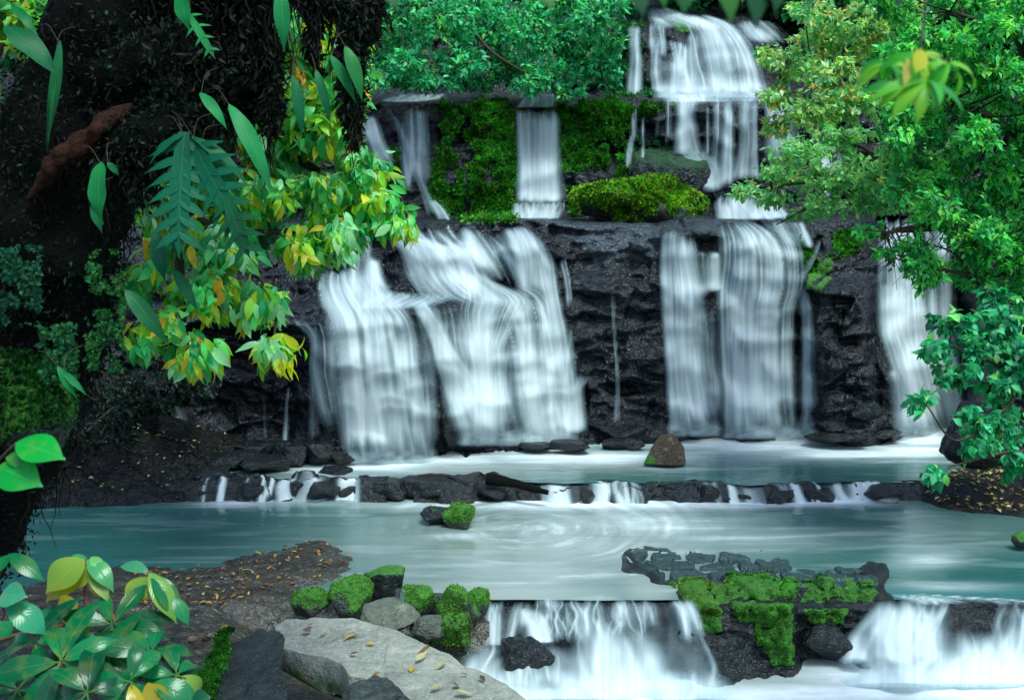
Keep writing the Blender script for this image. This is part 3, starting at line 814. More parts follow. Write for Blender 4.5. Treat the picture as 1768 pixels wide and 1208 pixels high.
falls('waterfall', 'domed topmost fall spreading down the highest tier', [
    S([(10, 1112, 1150), (26, 1116, 1185), (40, 1122, 1235), (55, 1125, 1270)], dens=.95, con=.4, top=.2, bot=.3),
    S([(24, 1165, 1212), (36, 1180, 1250), (50, 1190, 1272), (68, 1194, 1288), (90, 1197, 1302), (120, 1202, 1312), (163, 1210, 1320)], dens=.72, con=1.1, bot=.06, off=.1, edge=(.2, .12)),
    S([(38, 1122, 1140), (70, 1120, 1134), (100, 1122, 1136)], dens=.8, bot=.2),
    S([(42, 1134, 1148), (70, 1140, 1150), (100, 1142, 1150)], dens=.7, bot=.2),
    S([(98, 1128, 1158), (110, 1136, 1168), (163, 1136, 1166)], dens=.65, con=1.2, top=.2),
    S([(66, 1152, 1168), (90, 1160, 1170), (163, 1160, 1174)], dens=.7),
    S([(55, 1186, 1204), (100, 1188, 1204), (163, 1186, 1212)], dens=.75, con=1),
    S([(90, 1148, 1210), (163, 1150, 1215)], dens=.16, con=1.9),
    S([(30, 1262, 1330), (60, 1285, 1350), (80, 1310, 1360)], dens=.6, bot=.3, top=.3),
    S([(60, 1120, 1150), (110, 1122, 1140), (163, 1124, 1140)], dens=.4, con=1.4),
    S([(70, 1168, 1190), (120, 1170, 1188), (163, 1176, 1196)], dens=.45, con=1.4),
], bumps=2.0, base=[(164, 1130, 1318)])
falls('waterfall', 'thin veil beside the topmost fall on mossy rock', [
    S([(40, 1078, 1108), (60, 1084, 1102), (100, 1086, 1104), (168, 1086, 1106)], dens=.6, con=1.0),
])
falls('waterfall', 'veiled fall half hidden behind the pale shrub', [
    S([(168, 1322, 1370), (230, 1318, 1380), (300, 1320, 1390)], dens=.75, con=.8, bot=.2),
    S([(200, 1385, 1440), (280, 1400, 1465), (350, 1400, 1470)], dens=.6, con=.9, bot=.2),
])
for q, (rows, lab) in enumerate([
    ([(640, 286, 292), (695, 284, 298)], 'thin dark trickle above the small shaded block'),
    ([(690, 262, 318), (705, 268, 322), (735, 300, 330), (772, 322, 340)], 'misty trickle running over the small shaded block'),
    ([(630, 352, 360), (690, 350, 366)], 'short thin thread falling in the shaded recess'),
    ([(620, 452, 460), (700, 452, 462), (770, 450, 466)], 'faint trickle left of the leaning thread in the dark recess'),
    ([(662, 496, 501), (700, 492, 498), (770, 490, 499)], 'leaning white thread in the dark recess'),
    ([(540, 536, 548), (640, 540, 554), (700, 544, 552), (772, 545, 551)], 'straight thread next to the broad left fall'),
    ([(470, 1053, 1060), (560, 1056, 1064), (660, 1063, 1072), (738, 1058, 1074)], 'thin strand down the bare dark rock between the falls')]):
    falls('water_thread', lab, [S(rows, dens=.34, con=.6, edge=(.35, .35))], 'thin threads of water on the dark rock')
# ---------------------------------------------------------------- pools
def gauss(px, py, items):
    f = np.zeros(px.shape)
    for cx, cy, rx, ry, a in items:
        f = np.maximum(f, a * np.exp(-(((px - cx) / rx) ** 2 + ((py - cy) / ry) ** 2)))
    return f


def pool(name, z, x0, x1, y0, y1, step, foamf, siltf, mat, edge=None, wave=.01):
    xs = np.arange(x0, x1 + step, step); ys = np.arange(y0, y1 + step, step)
    X, Y = np.meshgrid(xs, ys)
    Z = z + wave * fbm(X * .8, Y * 2.2, 0, 3, .5, 40) + .3 * wave * fbm(X * 3, Y * 9, 0, 2, .5, 41)
    if edge is not None: X, Y, Z = edge(X, Y, Z)
    px, py = to_px(X, Y, z)
    o = mesh_obj(name, np.stack([X, Y, Z], -1), gridfaces(len(ys), len(xs)), mat, attrs={'foam': np.clip(foamf(px, py, X, Y), 0, 1), 'silt': np.clip(siltf(px, py), 0, 1)})
    return tag(o, None, None, None, 'structure')


def foam_up(px, py, X, Y):
    base = gauss(px, py, [(660, 798, 100, 14, 1.1), (760, 790, 110, 16, 1.0), (900, 768, 120, 18, 1.1), (1000, 788, 220, 13, .8), (1200, 762, 120, 15, 1.0),
                          (1320, 760, 150, 24, 1.1), (1450, 780, 150, 15, .9), (1590, 750, 80, 26, 1.1), (1560, 776, 130, 16, .8), (560, 812, 70, 8, .55), (1100, 762, 120, 8, .8)])
    st = fbm(px / 130 + .01 * py, py / 5.5, 0, 3, .5, 50)
    return base * (1 + .45 * st) + .16 * sstep(.1, .6, st) * (px > 420)


def barwob(x):
    x = np.asarray(x)
    return .26 * fbm(x * .55, 0.5, 0, 3, .55, 80) + .07 * fbm(x * 2.6, .5, 0, 2, .5, 84)


def edge_up(X, Y, Z):
    t = (Y - Y.min()) / (Y.max() - Y.min()); b = 13.56 + barwob(X)
    return X, b + (19.5 - b) * t ** 1.3, Z


pool('water', Z_UP, -4.3, 10.5, 13.5, 19.5, .05, foam_up, lambda px, py: .15 + .75 * gauss(px, py, [(820, 812, 200, 14, 1), (560, 830, 180, 14, .8), (1020, 805, 160, 14, .8)]), M['pool'], edge_up)


def foam_mid(px, py, X, Y):
    dx, dy = px - 905, (py - 912) * 3.3
    r = np.hypot(dx, dy); th = np.arctan2(dy, dx)
    sp = th * 1.0 + r / 75
    vort = fbm(np.cos(sp) * 1.2 + r / 26, np.sin(sp) * 1.2, 1, 4, .6, 51)
    arc = fbm(r / 13 + .6 * fbm(px / 80, py / 25, 0, 2, .5, 57), th * 1.6, 2, 4, .55, 52)
    lin = fbm(px / 170 + .02 * py + .5 * fbm(px / 200, py / 30, 0, 2, .5, 59), py / 8.0, 3, 3, .5, 53)
    near = sstep(520, 120, r)
    st = near * (.28 * vort + .65 * arc) + (1 - near) * lin
    base = gauss(px, py, [(760, 872, 150, 10, .55), (980, 866, 200, 13, .95), (1150, 868, 200, 14, .85), (1330, 866, 200, 9, .8), (400, 870, 60, 5, .7), (520, 868, 130, 6, .35),
                          (1120, 905, 150, 26, .5), (1060, 945, 120, 30, .34), (905, 912, 70, 12, .16), (790, 925, 42, 6, .5), (960, 990, 200, 30, .22), (1260, 925, 190, 16, .28), (1600, 965, 60, 16, .4), (1640, 1010, 90, 6, .5),
                          (1260, 940, 250, 12, .15)])
    ring = .07 * sstep(.12, .5, vort) * np.exp(-(r / 95) ** 2)
    return base * (1 + 1.0 * st) + ring + .30 * sstep(.12, .55, st) * gauss(px, py, [(980, 920, 330, 60, 1), (1050, 990, 230, 40, .7)]) + .08 * sstep(.15, .5, lin)


def silt_mid(px, py):
    return .06 + gauss(px, py, [(920, 940, 400, 100, .72), (960, 900, 250, 40, .6), (850, 1020, 260, 26, .95), (1650, 920, 160, 40, .35), (1120, 1010, 60, 30, .9), (1180, 960, 160, 40, .5)])


def edge_mid(X, Y, Z):
    # front edge follows the lip of the lowest step
    lip = lipY(X)
    t = (Y - Y.min()) / (Y.max() - Y.min())
    Yn = lip + (13.95 - lip) * t
    return X, Yn, Z - .05 * sstep(.30, 0, Yn - lip) ** 2


def lipY(X):
    s_ = CX + F * np.asarray(X) / 10.0
    return 9.86 + .34 * sstep(1185, 1225, s_) * sstep(1520, 1490, s_) + .10 * fbm(np.asarray(X) * .7, 0.3, 0, 3, .5, 60)


pool('water', Z_MID, -9, 9, 9.8, 13.62, .035, foam_mid, silt_mid, M['pool'], edge_mid)


def foam_low(px, py, X, Y):
    st = fbm(px / 120, py / 14, 0, 4, .55, 54)
    b = gauss(px, py, [(1000, 1190, 220, 34, 1.2), (860, 1160, 80, 40, 1.1), (1600, 1165, 220, 26, 1.25), (1450, 1195, 200, 22, .95), (1700, 1190, 200, 40, 1.1), (1320, 1200, 160, 24, .7), (1200, 1185, 60, 20, .8)])
    return b * (1 + .25 * st)


pool('water', Z_LOW, -3, 9, 5.0, 10.2, .05, foam_low, lambda px, py: .25 + gauss(px, py, [(1330, 1190, 200, 30, .6)]), M['pool'], wave=.02)

# ---------------------------------------------------------------- ground and beds
xs = np.concatenate([np.linspace(-220, -16, 18), np.linspace(-15, 15, 40), np.linspace(16, 220, 18)])
ys = np.concatenate([np.linspace(-200, -9, 18), np.linspace(-8, 16, 34), np.linspace(18, 240, 18)])
X, Y = np.meshgrid(xs, ys)
Zg = -.95 + .05 * fbm(X, Y, 0, 3, .5, 70) + 2.2 * sstep(9, 30, np.abs(X)) * sstep(0, -10, Y - 40) + 5 * sstep(30, 60, Y)
tag(mesh_obj('ground', np.stack([X, Y, Zg], -1), gridfaces(len(ys), len(xs)), M['soil'], attrs={'moss': np.full(X.shape, .35)}), None, None, None, 'structure')

# the lowest step of the stream: rock lip, flagstone shelf and mossy blocks (relief)
def Zr(py, z): return (py, yz(py, z))
LC = {
    540: [Zr(985, -.25), Zr(1020, -.2), (1040, 9.9), (1100, 9.6), (1200, 9.0), (1290, 8.6)],
    640: [Zr(985, -.2), Zr(1010, -.08), (1035, 9.75), (1090, 9.55), (1150, 9.3), (1290, 8.7)],
    740: [Zr(985, -.2), Zr(1018, -.05), (1032, 9.75), (1100, 9.55), (1150, 9.35), (1290, 8.6)],
    850: [Zr(985, -.15), Zr(1024, -.07), (1036, 9.92), (1110, 9.6), (1125, 9.35), (1165, 9.15), (1290, 8.4)],
    920: [Zr(985, -.15), Zr(1024, -.07), (1036, 9.92), (1105, 9.6), (1118, 9.25), (1170, 9.05), (1290, 8.4)],
    1040: [Zr(985, -.15), Zr(1026, -.07), (1040, 9.87), (1090, 9.58), (1120, 9.3), (1175, 9.05), (1290, 8.4)],
    1090: [Zr(930, -.12), Zr(944, -.03), Zr(958, .015), Zr(985, .02), Zr(998, -.05), Zr(1026, -.07), (1040, 9.87), (1085, 9.6), (1110, 9.35), (1175, 9.1), (1290, 8.4)],
    1150: [Zr(930, -.12), Zr(944, -.02), Zr(958, .02), Zr(1005, .03), Zr(1018, -.05), Zr(1026, -.07), (1040, 9.87), (1085, 9.6), (1110, 9.35), (1175, 9.1), (1290, 8.4)],
    1190: [Zr(950, .0), Zr(1000, .04), Zr(1020, .03), (1050, 9.7), (1090, 9.55), (1110, 9.4), (1160, 9.2), (1290, 8.4)],
    1240: [Zr(932, -.06), Zr(945, .0), Zr(970, .025), Zr(1000, .06), (1008, 10.05), (1030, 9.75), (1044, 9.55), (1050, 9.45), (1110, 9.42), (1120, 9.25), (1165, 9.1), (1290, 8.4)],
    1300: [Zr(936, -.08), Zr(952, -.02), Zr(972, .015), Zr(1004, .06), (1030, 9.85), (1042, 9.6), (1046, 9.42), (1130, 9.36), (1150, 9.25), (1290, 8.4)],
    1362: [Zr(936, -.09), Zr(955, -.035), Zr(978, .005), Zr(1004, .06), (1036, 9.9), (1042, 9.55), (1046, 9.42), (1145, 9.33), (1290, 8.4)],
    1390: [Zr(936, -.1), Zr(958, -.04), Zr(982, .0), Zr(1002, .05), (1036, 9.9), (1044, 9.75), (1058, 9.6), (1100, 9.62), (1140, 9.5), (1290, 8.4)],
    1470: [Zr(940, -.12), Zr(965, -.05), Zr(988, .0), Zr(1000, .05), (1034, 9.95), (1042, 9.75), (1055, 9.65), (1100, 9.66), (1145, 9.4), (1290, 8.4)],
    1520: [Zr(940, -.02), Zr(995, .03), (1020, 10.0), (1040, 9.75), (1060, 9.65), (1150, 9.3), (1290, 8.4)],
    1570: [Zr(940, -.1), Zr(1026, -.07), (1038, 9.9), (1060, 9.66), (1100, 9.5), (1150, 9.25), (1290, 8.4)],
    1700: [Zr(940, -.15), Zr(1030, -.06), (1042, 9.85), (1100, 9.64), (1150, 9.4), (1290, 8.4)],
    2300: [Zr(940, -.15), Zr(1030, -.06), (1042, 9.85), (1100, 9.64), (1150, 9.4), (1290, 8.4)],
}
lpx = np.arange(500, 2200, 3.0); lpy = np.arange(930, 1290, 2.0)
lcx = np.array(sorted(LC))
for c in LC:
    if LC[c][0][0] > 930:
        p0, y0 = LC[c][0]; z0 = CZ - (p0 - HZ) / F * y0
        LC[c] = [Zr(930, z0 - .12), Zr(955, z0 - .08)] + LC[c]
lcp = np.array([np.interp(lpy, [r[0] for r in LC[c]], [r[1] for r in LC[c]]) for c in sorted(LC)])
LX, LY = np.meshgrid(lpx, lpy)
_wx = LX + 9 * fbm(LX / 40, LY / 40, 0, 3, .5, 61); _wy = np.clip(LY + 4 * fbm(LX / 30, LY / 60, 3, 3, .5, 62), 930, 1288)
_ri = (_wy - 930) / 2.0; _r0 = np.clip(_ri.astype(int), 0, len(lpy) - 2); _rt = _ri - _r0
_ci = np.clip(np.searchsorted(lcx, _wx) - 1, 0, len(lcx) - 2); _ct = np.clip((_wx - lcx[_ci]) / (lcx[_ci + 1] - lcx[_ci]), 0, 1); _ct = _ct * _ct * (3 - 2 * _ct)
L0 = (lcp[_ci, _r0] * (1 - _rt) + lcp[_ci, _r0 + 1] * _rt) * (1 - _ct) + (lcp[_ci + 1, _r0] * (1 - _rt) + lcp[_ci + 1, _r0 + 1] * _rt) * _ct
LW = at(LX, LY, L0)
lx, ly, lz = LW[..., 0], LW[..., 1], LW[..., 2]
lvid, lvb = voro(lx * 2.7 + .35 * ly, ly * 2.9 - .25 * lx + .15 * fbm(lx * 3, ly * 3, 0, 2, .5, 63), 64)
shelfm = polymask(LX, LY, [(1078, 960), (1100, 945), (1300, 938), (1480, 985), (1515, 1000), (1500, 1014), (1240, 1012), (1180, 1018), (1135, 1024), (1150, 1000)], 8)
LMP = [[(1150, 1008), (1200, 1000), (1250, 1005), (1260, 1040), (1215, 1062), (1190, 1040)], [(1255, 990), (1375, 995), (1375, 1032), (1258, 1034)],
       [(1380, 1000), (1512, 1006), (1512, 1034), (1385, 1036)], [(1265, 1040), (1372, 1040), (1374, 1145), (1330, 1148), (1300, 1080), (1270, 1070)],
       [(1205, 1060), (1240, 1048), (1250, 1090), (1208, 1098)], [(1385, 1052), (1460, 1050), (1450, 1075), (1395, 1080)]]
lmoss = np.zeros(LX.shape)
for p in LMP: lmoss = np.maximum(lmoss, polymask(LX + 16 * fbm(LX / 20, LY / 20, 1, 4, .6, 65), LY + 10 * fbm(LX / 20, LY / 20, 2, 4, .6, 66), p, 6) * sstep(-.62, -.42, fbm(LX / 22, LY / 22, 5, 3, .6, 58)))
lmoss = np.maximum(lmoss, .75 * shelfm * sstep(.12, .02, lvb) * (LX < 1260))
facing = 1 - shelfm
reln = facing * (.10 * fbm(lx * 1.6, lz * 5, ly, 4, .55, 67) + .05 * fbm(lx * 6, lz * 8, 0, 4, .6, 68)) + lmoss * facing * (.03 + .13 * np.abs(fbm(lx * 5, lz * 5, 0, 3, .5, 69)) + .03 * fbm(lx * 22, lz * 22, 0, 2, .5, 71))
lipz = np.maximum(sstep(1030, 1046, LY), sstep(1100, 1180, LX) * sstep(1540, 1500, LX))
reln = reln * np.maximum(lipz, .12)
LD = L0 - reln
LW = at(LX, LY, LD)
LW[..., 2] += shelfm * (.012 + .05 * (lvid - .4) - .12 * (1 - sstep(.01, .13, lvb)) + .005 * fbm(lx * 9, ly * 9, 0, 3, .6, 72))
tag(mesh_obj('rock_ledge', LW, gridfaces(len(lpy), len(lpx))[:, ::-1], M['ledge'], attrs={'moss': lmoss, 'pale': shelfm * sstep(.05, .14, lvb)}), 'wet rock step of the stream with cracked flagstones and moss', None, None, 'structure')  # pale attribute paints the sky reflection of the wet flagstones into their colour
_du = np.gradient(LW, axis=1); _dv = np.gradient(LW, axis=0)
LN = unit(np.cross(_dv, _du)); LN = np.where(((LN * (LW - np.array([0, 0, CZ]))).sum(-1, keepdims=True)) > 0, -LN, LN)
LDS = blur(blur(minfilt(minfilt(LD, 1, 1), 1, 0), 2, 0), 2, 1)


def lsamp(G, px, py):
    px = np.clip(np.asarray(px, float), lpx[0], lpx[-1] - .01); py = np.clip(np.asarray(py, float), lpy[0], lpy[-1] - .01)
    j = ((px - lpx[0]) / 3).astype(int); tj = (px - lpx[0]) / 3 - j; i = ((py - lpy[0]) / 2).astype(int); ti = (py - lpy[0]) / 2 - i
    if G.ndim == 3: tj = tj[..., None]; ti = ti[..., None]
    return (G[i, j] * (1 - tj) + G[i, j + 1] * tj) * (1 - ti) + (G[i + 1, j] * (1 - tj) + G[i + 1, j + 1] * tj) * ti


rng = np.random.default_rng(8)
LML = ['golden green moss cushions at the corner of the flagstone shelf', 'bright moss cushions along the front of the flagstone shelf', 'dark moss on the shelf edge beside the right cascade',
       'tall moss covered block dropping to the lower pool', 'small moss patch beside the central cascade', 'moss on the low step under the flagstone shelf']
for p, lab in zip(LMP, LML):
    xs_ = [q[0] for q in p]; ys_ = [q[1] for q in p]
    n = int((max(xs_) - min(xs_)) * (max(ys_) - min(ys_)) * 2.6)
    qx = rng.uniform(min(xs_) - 6, max(xs_) + 6, n); qy = rng.uniform(min(ys_) - 5, max(ys_) + 5, n)
    keep = lsamp(lmoss, qx, qy) > rng.uniform(.3, .9, n); qx, qy = qx[keep], qy[keep]
    gold = 'golden' in lab
    pal = [(.10, .22, .01, 3), (.22, .26, .015, 2), (.03, .15, .012, 3), (.30, .22, .02, 1)] if gold else (MOSS_PAL if 'dark' not in lab else [(.008, .05, .012, 3), (.02, .12, .02, 2)])
    moss_tufts('moss', lab, lsamp(LW, qx, qy), lsamp(LN, qx, qy), rng, .021, pal)

ldep = lambda a, b: lsamp(LDS, a, b)
glass = dict(off=.02, bulge=.0)
falls('cascade', 'central low cascade tumbling off the rock lip into white froth', [
    S([(1026, 838, 1204), (1036, 838, 1206), (1060, 836, 1212), (1085, 834, 1220), (1114, 832, 1226)], dens=.45, con=1.6, top=.3, bot=.45, edge=(.03, .04), sig=2.2, veil=.2),
    S([(1030, 840, 872), (1060, 838, 866), (1115, 834, 862)], dens=.8, con=.7, top=.2),
    S([(1030, 888, 905), (1060, 880, 900), (1112, 872, 884)], dens=.8, top=.2),
    S([(1046, 900, 935), (1070, 905, 942), (1110, 920, 950)], dens=.6, con=1.2, top=.2),
    S([(1030, 935, 970), (1044, 935, 972), (1060, 940, 970)], dens=.5, con=1.2, top=.2, bot=.5),
    S([(1030, 1060, 1130), (1050, 1062, 1135), (1085, 1060, 1140)], dens=.6, con=1.3, top=.25, bot=.4),
    S([(1030, 1150, 1204), (1055, 1165, 1208), (1110, 1180, 1226)], dens=.6, con=1.2, top=.15, bot=.4, veil=.06),
    S([(1098, 800, 960), (1125, 800, 965), (1160, 795, 905), (1195, 790, 900)], dens=.55, con=1.1, top=.4, bot=.2, sig=8, nmul=.6, veil=.35),
    S([(1064, 980, 1180), (1090, 980, 1210), (1120, 985, 1228), (1160, 985, 1242), (1204, 980, 1250)], dens=.7, con=1.2, top=.4, bot=.1, sig=8, nmul=.6, veil=.3),
    S([(1150, 780, 1260), (1180, 780, 1265), (1215, 770, 1270)], dens=.7, con=.7, top=.6, bot=.05, sig=14, nmul=.4, veil=.6),
    S([(1110, 870, 1000), (1150, 870, 1010), (1190, 880, 1010)], dens=.35, con=1.6, top=.3, bot=.2, veil=.1),
], depth=ldep, depth2=lambda a, b: lsamp(LD, a, b), lipk=.5, thick=.16)
falls('cascade', 'wide cascade in the lower right corner foaming below a glassy lip', [
    S([(1024, 1512, 1800), (1036, 1512, 1800), (1060, 1500, 1800), (1100, 1475, 1800), (1150, 1450, 1800)], dens=.25, con=1.6, top=.3, bot=.1, edge=(.05, .01), sig=5),
    S([(1028, 1515, 1600), (1050, 1508, 1612), (1080, 1490, 1625), (1110, 1470, 1632), (1155, 1455, 1650)], dens=.6, con=1.5, top=.25, bot=.1, edge=(.12, .2), sig=6, nmul=.8),
    S([(1080, 1600, 1690), (1105, 1595, 1705), (1170, 1590, 1720)], dens=.65, con=1.1, top=.5, sig=9, nmul=.6, veil=.3),
    S([(1085, 1690, 1745), (1105, 1685, 1750), (1170, 1680, 1755)], dens=.6, con=1.1, top=.5, sig=9, nmul=.6, veil=.3),
    S([(1060, 1738, 1810), (1100, 1735, 1820), (1170, 1720, 1830)], dens=.65, con=1.1, top=.4, sig=9, nmul=.6, veil=.3),
    S([(1118, 1540, 1830), (1140, 1500, 1830), (1190, 1460, 1830)], dens=.9, con=.4, top=.6, bot=.1, edge=(.2, .02), sig=16, nmul=.4, veil=.8),
    S([(1022, 1512, 1560), (1028, 1540, 1640), (1036, 1560, 1800), (1046, 1565, 1810)], dens=.5, con=1.0, top=.3, bot=.4, sig=5),
], depth=ldep, depth2=lambda a, b: lsamp(LD, a, b), lipk=.5, thick=.2)
falls('cascade', 'tiny spout between the mossy lip stones', [
    S([(1012, 684, 702), (1030, 680, 698), (1054, 672, 694)], dens=.6, con=.8)], depth=lambda a, b: 9.55 + 0 * a)

# the low rock bar between the upper and the middle pool
xs = np.arange(-8.5, 9, .03); prf = [(13.95, -.25), (13.82, .10), (13.7, .165), (13.62, .18), (13.54, .165), (13.46, .12), (13.38, .04), (13.28, -.04), (13.15, -.3)]
pY = np.interp(np.linspace(0, 8, 33), range(9), [p[0] for p in prf]); pZ = np.interp(np.linspace(0, 8, 33), range(9), [p[1] for p in prf])
BX = np.repeat(xs[None, :], 33, 0); wob = barwob(xs)
bpx, _ = to_px(xs, 13.5, .2)
rocky = np.maximum(.22, sstep(880, 850, bpx) * sstep(330, 350, bpx)) + .0
hum = np.abs(fbm(BX * 1.5, pY[:, None] * 1.5, 0, 4, .55, 81))
bv, bb = voro(BX * 2.4, np.repeat(pY[:, None], len(xs), 1) * 2 + BX * .1, 82)
BYm = pY[:, None] + wob[None, :] - .15 * (bv - .5) * sstep(0, .1, bb) * (pZ[:, None] > -.1)
BZ = pZ[:, None] + (rocky[None, :] * (.24 * (bv - .40) + .16 * hum - .05 * (1 - sstep(0, .1, bb))) + .02 * fbm(BX * 9, BYm * 9, 0, 3, .6, 83)) * sstep(-.25, .1, pZ)[:, None]
tag(mesh_obj('rock_bar', np.stack([BX, BYm, BZ], -1), gridfaces(33, len(xs)), M['ledge'], attrs={'moss': np.zeros(BX.shape)}), None, None, None, 'structure')


def bar_falls(label, x0, x1, dens, con, seed):
    rg = np.random.default_rng(seed)
    m = (xs >= x0) & (xs <= x1); k = slice(8, 31)
    Xb, Yb, Zb = BX[k][:, m], BYm[k][:, m], BZ[k][:, m]
    n = Zb.shape[0]; v = np.linspace(0, 1, n)[:, None]
    Zs = np.maximum(blur(Zb, 1, 0), np.linspace(.20, -.02, n)[:, None] - .05 * (v > .3)); Ys = blur(blur(Yb, 3, 1), 1, 0) - .03
    ns = int((x1 - x0) * 13); xc = rg.uniform(x0, x1, ns); sg = .022 * np.exp(rg.normal(size=ns) * .7)
    am = np.exp(rg.normal(size=ns) * .7 * con) * np.clip(1 + 1.6 * con * vn(xc * 2.1, seed), .02, 3) * .6
    D = np.zeros_like(Xb)
    for c_, s_, a_ in zip(xc, sg, am):
        w_ = s_ * (1 + .8 * v); D += a_ * np.exp(-((Xb - c_ - .10 * vn(v * 2, c_ * 9)) / w_) ** 2)
    low = np.maximum(0, .21 - Zb.max(0))[None] / .1       # more water runs through the gaps
    u = (Xb[0] - x0) / (x1 - x0)
    D = dens * np.maximum(0, D - .22 + .8 * low) * sstep(0, .22, v) * (sstep(0, .08, u) * sstep(0, .08, 1 - u))[None] * (.7 + .6 * v)
    V = np.stack([Xb, Ys, Zs], -1).reshape(-1, 3)
    o = mesh_obj('cascade', V, gridfaces(n, Xb.shape[1]), M['falls'], attrs={'dens': 1 - np.exp(-1.2 * D)}, uv=np.stack([Xb + seed, v * .6 + 0 * Xb], -1).reshape(-1, 2), loc=V[0])
    tag(o, label, 'waterfall')


bar_falls('row of small white spills over the rock bar on the left', -4.25, -1.95, .5, 2.0, 90)
bar_falls('low white spill over the rock bar under the brown rock', .35, 1.35, 1.5, .8, 91)
bar_falls('long comb of small spills along the rock bar on the right', 1.3, 5.2, 1.45, 1.0, 92)
# ---------------------------------------------------------------- single boulders and stones
import bmesh
_ico = {}
def ico(sub):
    if sub not in _ico:
        bm = bmesh.new(); bmesh.ops.create_icosphere(bm, subdivisions=sub, radius=1)
        V = np.array([v.co[:] for v in bm.verts]); Fc = np.array([[v.index for v in f.verts] for f in bm.faces]); bm.free()
        _ico[sub] = (V, Fc)
    return _ico[sub]


def rock_shape(seed, planes=14, sub=5, flat=.0, rough=.05):
    V, Fc = ico(sub)
    rg = np.random.default_rng(seed)
    N = unit(rg.normal(size=(planes, 3))); d = rg.uniform(.62, 1.0, planes)
    if flat: N = np.vstack([N, [[.05, -.1, 1]]]); d = np.append(d, flat)
    dots = V @ N.T
    r = np.min(np.where(dots > .05, d / np.maximum(dots, .05), 9), 1)
    r = np.minimum(r, 1.15)
    P = V * r[:, None]
    nz = fbm(P[:, 0] * 2.2 + seed, P[:, 1] * 2.2, P[:, 2] * 2.2, 5, .55, seed)
    v2 = fbm(P[:, 0] * 7 + seed, P[:, 1] * 7, P[:, 2] * 7, 3, .55, seed + 3)
    return P * (1 + rough * 2.2 * nz + rough * .6 * v2)[:, None], Fc


def stone(name, label, cat, px, pyb, Y, wpx, hpx, depth=.8, seed=1, mat='mossrock', moss=0.0, rotz=0.0, flat=.75, group=None, planes=14, sub=5, rough=.05, parent=None, tufts=0, pal=None, tsize=.04, sink=.12):
    """a stone seen wpx wide and hpx high whose foot meets picture row pyb at depth Y."""
    wv, hv = wpx / F * Y, hpx / F * Y
    P, Fc = rock_shape(seed, planes, sub, flat, rough)
    c, s_ = math.cos(rotz), math.sin(rotz)
    P = np.stack([P[:, 0] * c - P[:, 1] * s_, P[:, 0] * s_ + P[:, 1] * c, P[:, 2]], -1)
    ext = P.max(0) - P.min(0); mid = (P.max(0) + P.min(0)) / 2
    P = (P - mid) / ext * np.array([wv, wv * depth, hv * (1 + sink)])
    base = at(px, pyb, Y) + np.array([0, wv * depth * .35, hv * (1 + sink) / 2 - hv * sink])
    W = P + base
    nz = unit(P / np.array([wv, wv * depth, hv]))
    ms = np.clip(moss * (.55 + .6 * nz[:, 2] + .5 * fbm(W[:, 0] * 5, W[:, 1] * 5, W[:, 2] * 5, 3, .5, seed)), 0, 1)
    if tufts:
        root = thing(name, label, cat, base - np.array([0, 0, hv * .5]), group)
        mesh_obj('stone', W, Fc, M[mat], root, attrs={'moss': ms})
        rg = np.random.default_rng(seed + 5)
        i = rg.integers(0, len(W), tufts); i = i[ms[i] > rg.uniform(.25, .8, tufts)]
        moss_tufts('moss', None, W[i] + rg.normal(size=(len(i), 3)) * .01, nz[i], rg, tsize, pal or MOSS_PAL, root)
        return root
    o = mesh_obj(name, W, Fc, M[mat], None, attrs={'moss': ms}, loc=base - np.array([0, 0, hv * .5]))
    return tag(o, label, cat, group)


BRIGHT = [(.08, .36, .012, 4), (.20, .50, .016, 4), (.02, .16, .012, 2), (.34, .50, .03, 1.6), (.12, .12, .02, 1.2), (.015, .05, .010, 2)]
stone('mossy_boulder', 'large boulder covered in bright moss on the ledge above the falls', 'boulder', 1110, 380, 18.6, 252, 80, .7, 4, 'mossrock', 1.9, 0, .95, tufts=26000, pal=BRIGHT, tsize=.06, planes=8, rough=.07)
stone('boulder', 'dark sloping rock behind the big mossy boulder', 'boulder', 1160, 345, 20.3, 150, 100, .5, 9, 'darkmoss', .75, 0, .8, planes=10)
bm = bmesh.new()
_s = 14.45 / F
for q in [(-37, 0, -6), (-30, 30, -6), (34, -4, -6), (36, 34, -6), (0, 40, -6), (4, -16, -6), (-10, 10, 38), (8, 6, 43), (16, 18, 43), (-6, 22, 40), (33, 6, 20), (34, 26, 22)]:
    bm.verts.new((q[0] * _s, q[1] * _s, q[2] * _s))
bmesh.ops.convex_hull(bm, input=bm.verts[:])
bmesh.ops.triangulate(bm, faces=bm.faces[:])
for _ in range(4): bmesh.ops.subdivide_edges(bm, edges=bm.edges[:], cuts=1, use_grid_fill=True, smooth=.04)
bmesh.ops.triangulate(bm, faces=bm.faces[:])
bm.verts.ensure_lookup_table(); bm.verts.index_update()
_V = np.array([v.co[:] for v in bm.verts]); _F = np.array([[v.index for v in f.verts] for f in bm.faces]); bm.free()
_c = _V.mean(0); _V = _V + unit(_V - _c) * (.022 * fbm(_V[:, 0] * 5, _V[:, 1] * 5, _V[:, 2] * 5, 5, .6, 44))[:, None]
_V = _V + at(1149, 794, 14.45)
tag(mesh_obj('rock', _V, _F, M['brownrock'], None, attrs={'moss': .75 * sstep(-.08, -.2, _V[:, 0] - at(1149, 794, 14.45)[0]) * sstep(.3, .05, _V[:, 2] - .2)}, loc=_V[_V[:, 2].argmin()]), 'brown three sided rock standing in the upper pool', 'rock')
r_ = stone('rock', 'green mossy rock standing alone in the middle pool', 'rock', 792, 914, 12.05, 58, 42, .8, 21, 'mossrock', 1.3, .3, .8, tufts=9000, pal=BRIGHT, tsize=.012, planes=9)
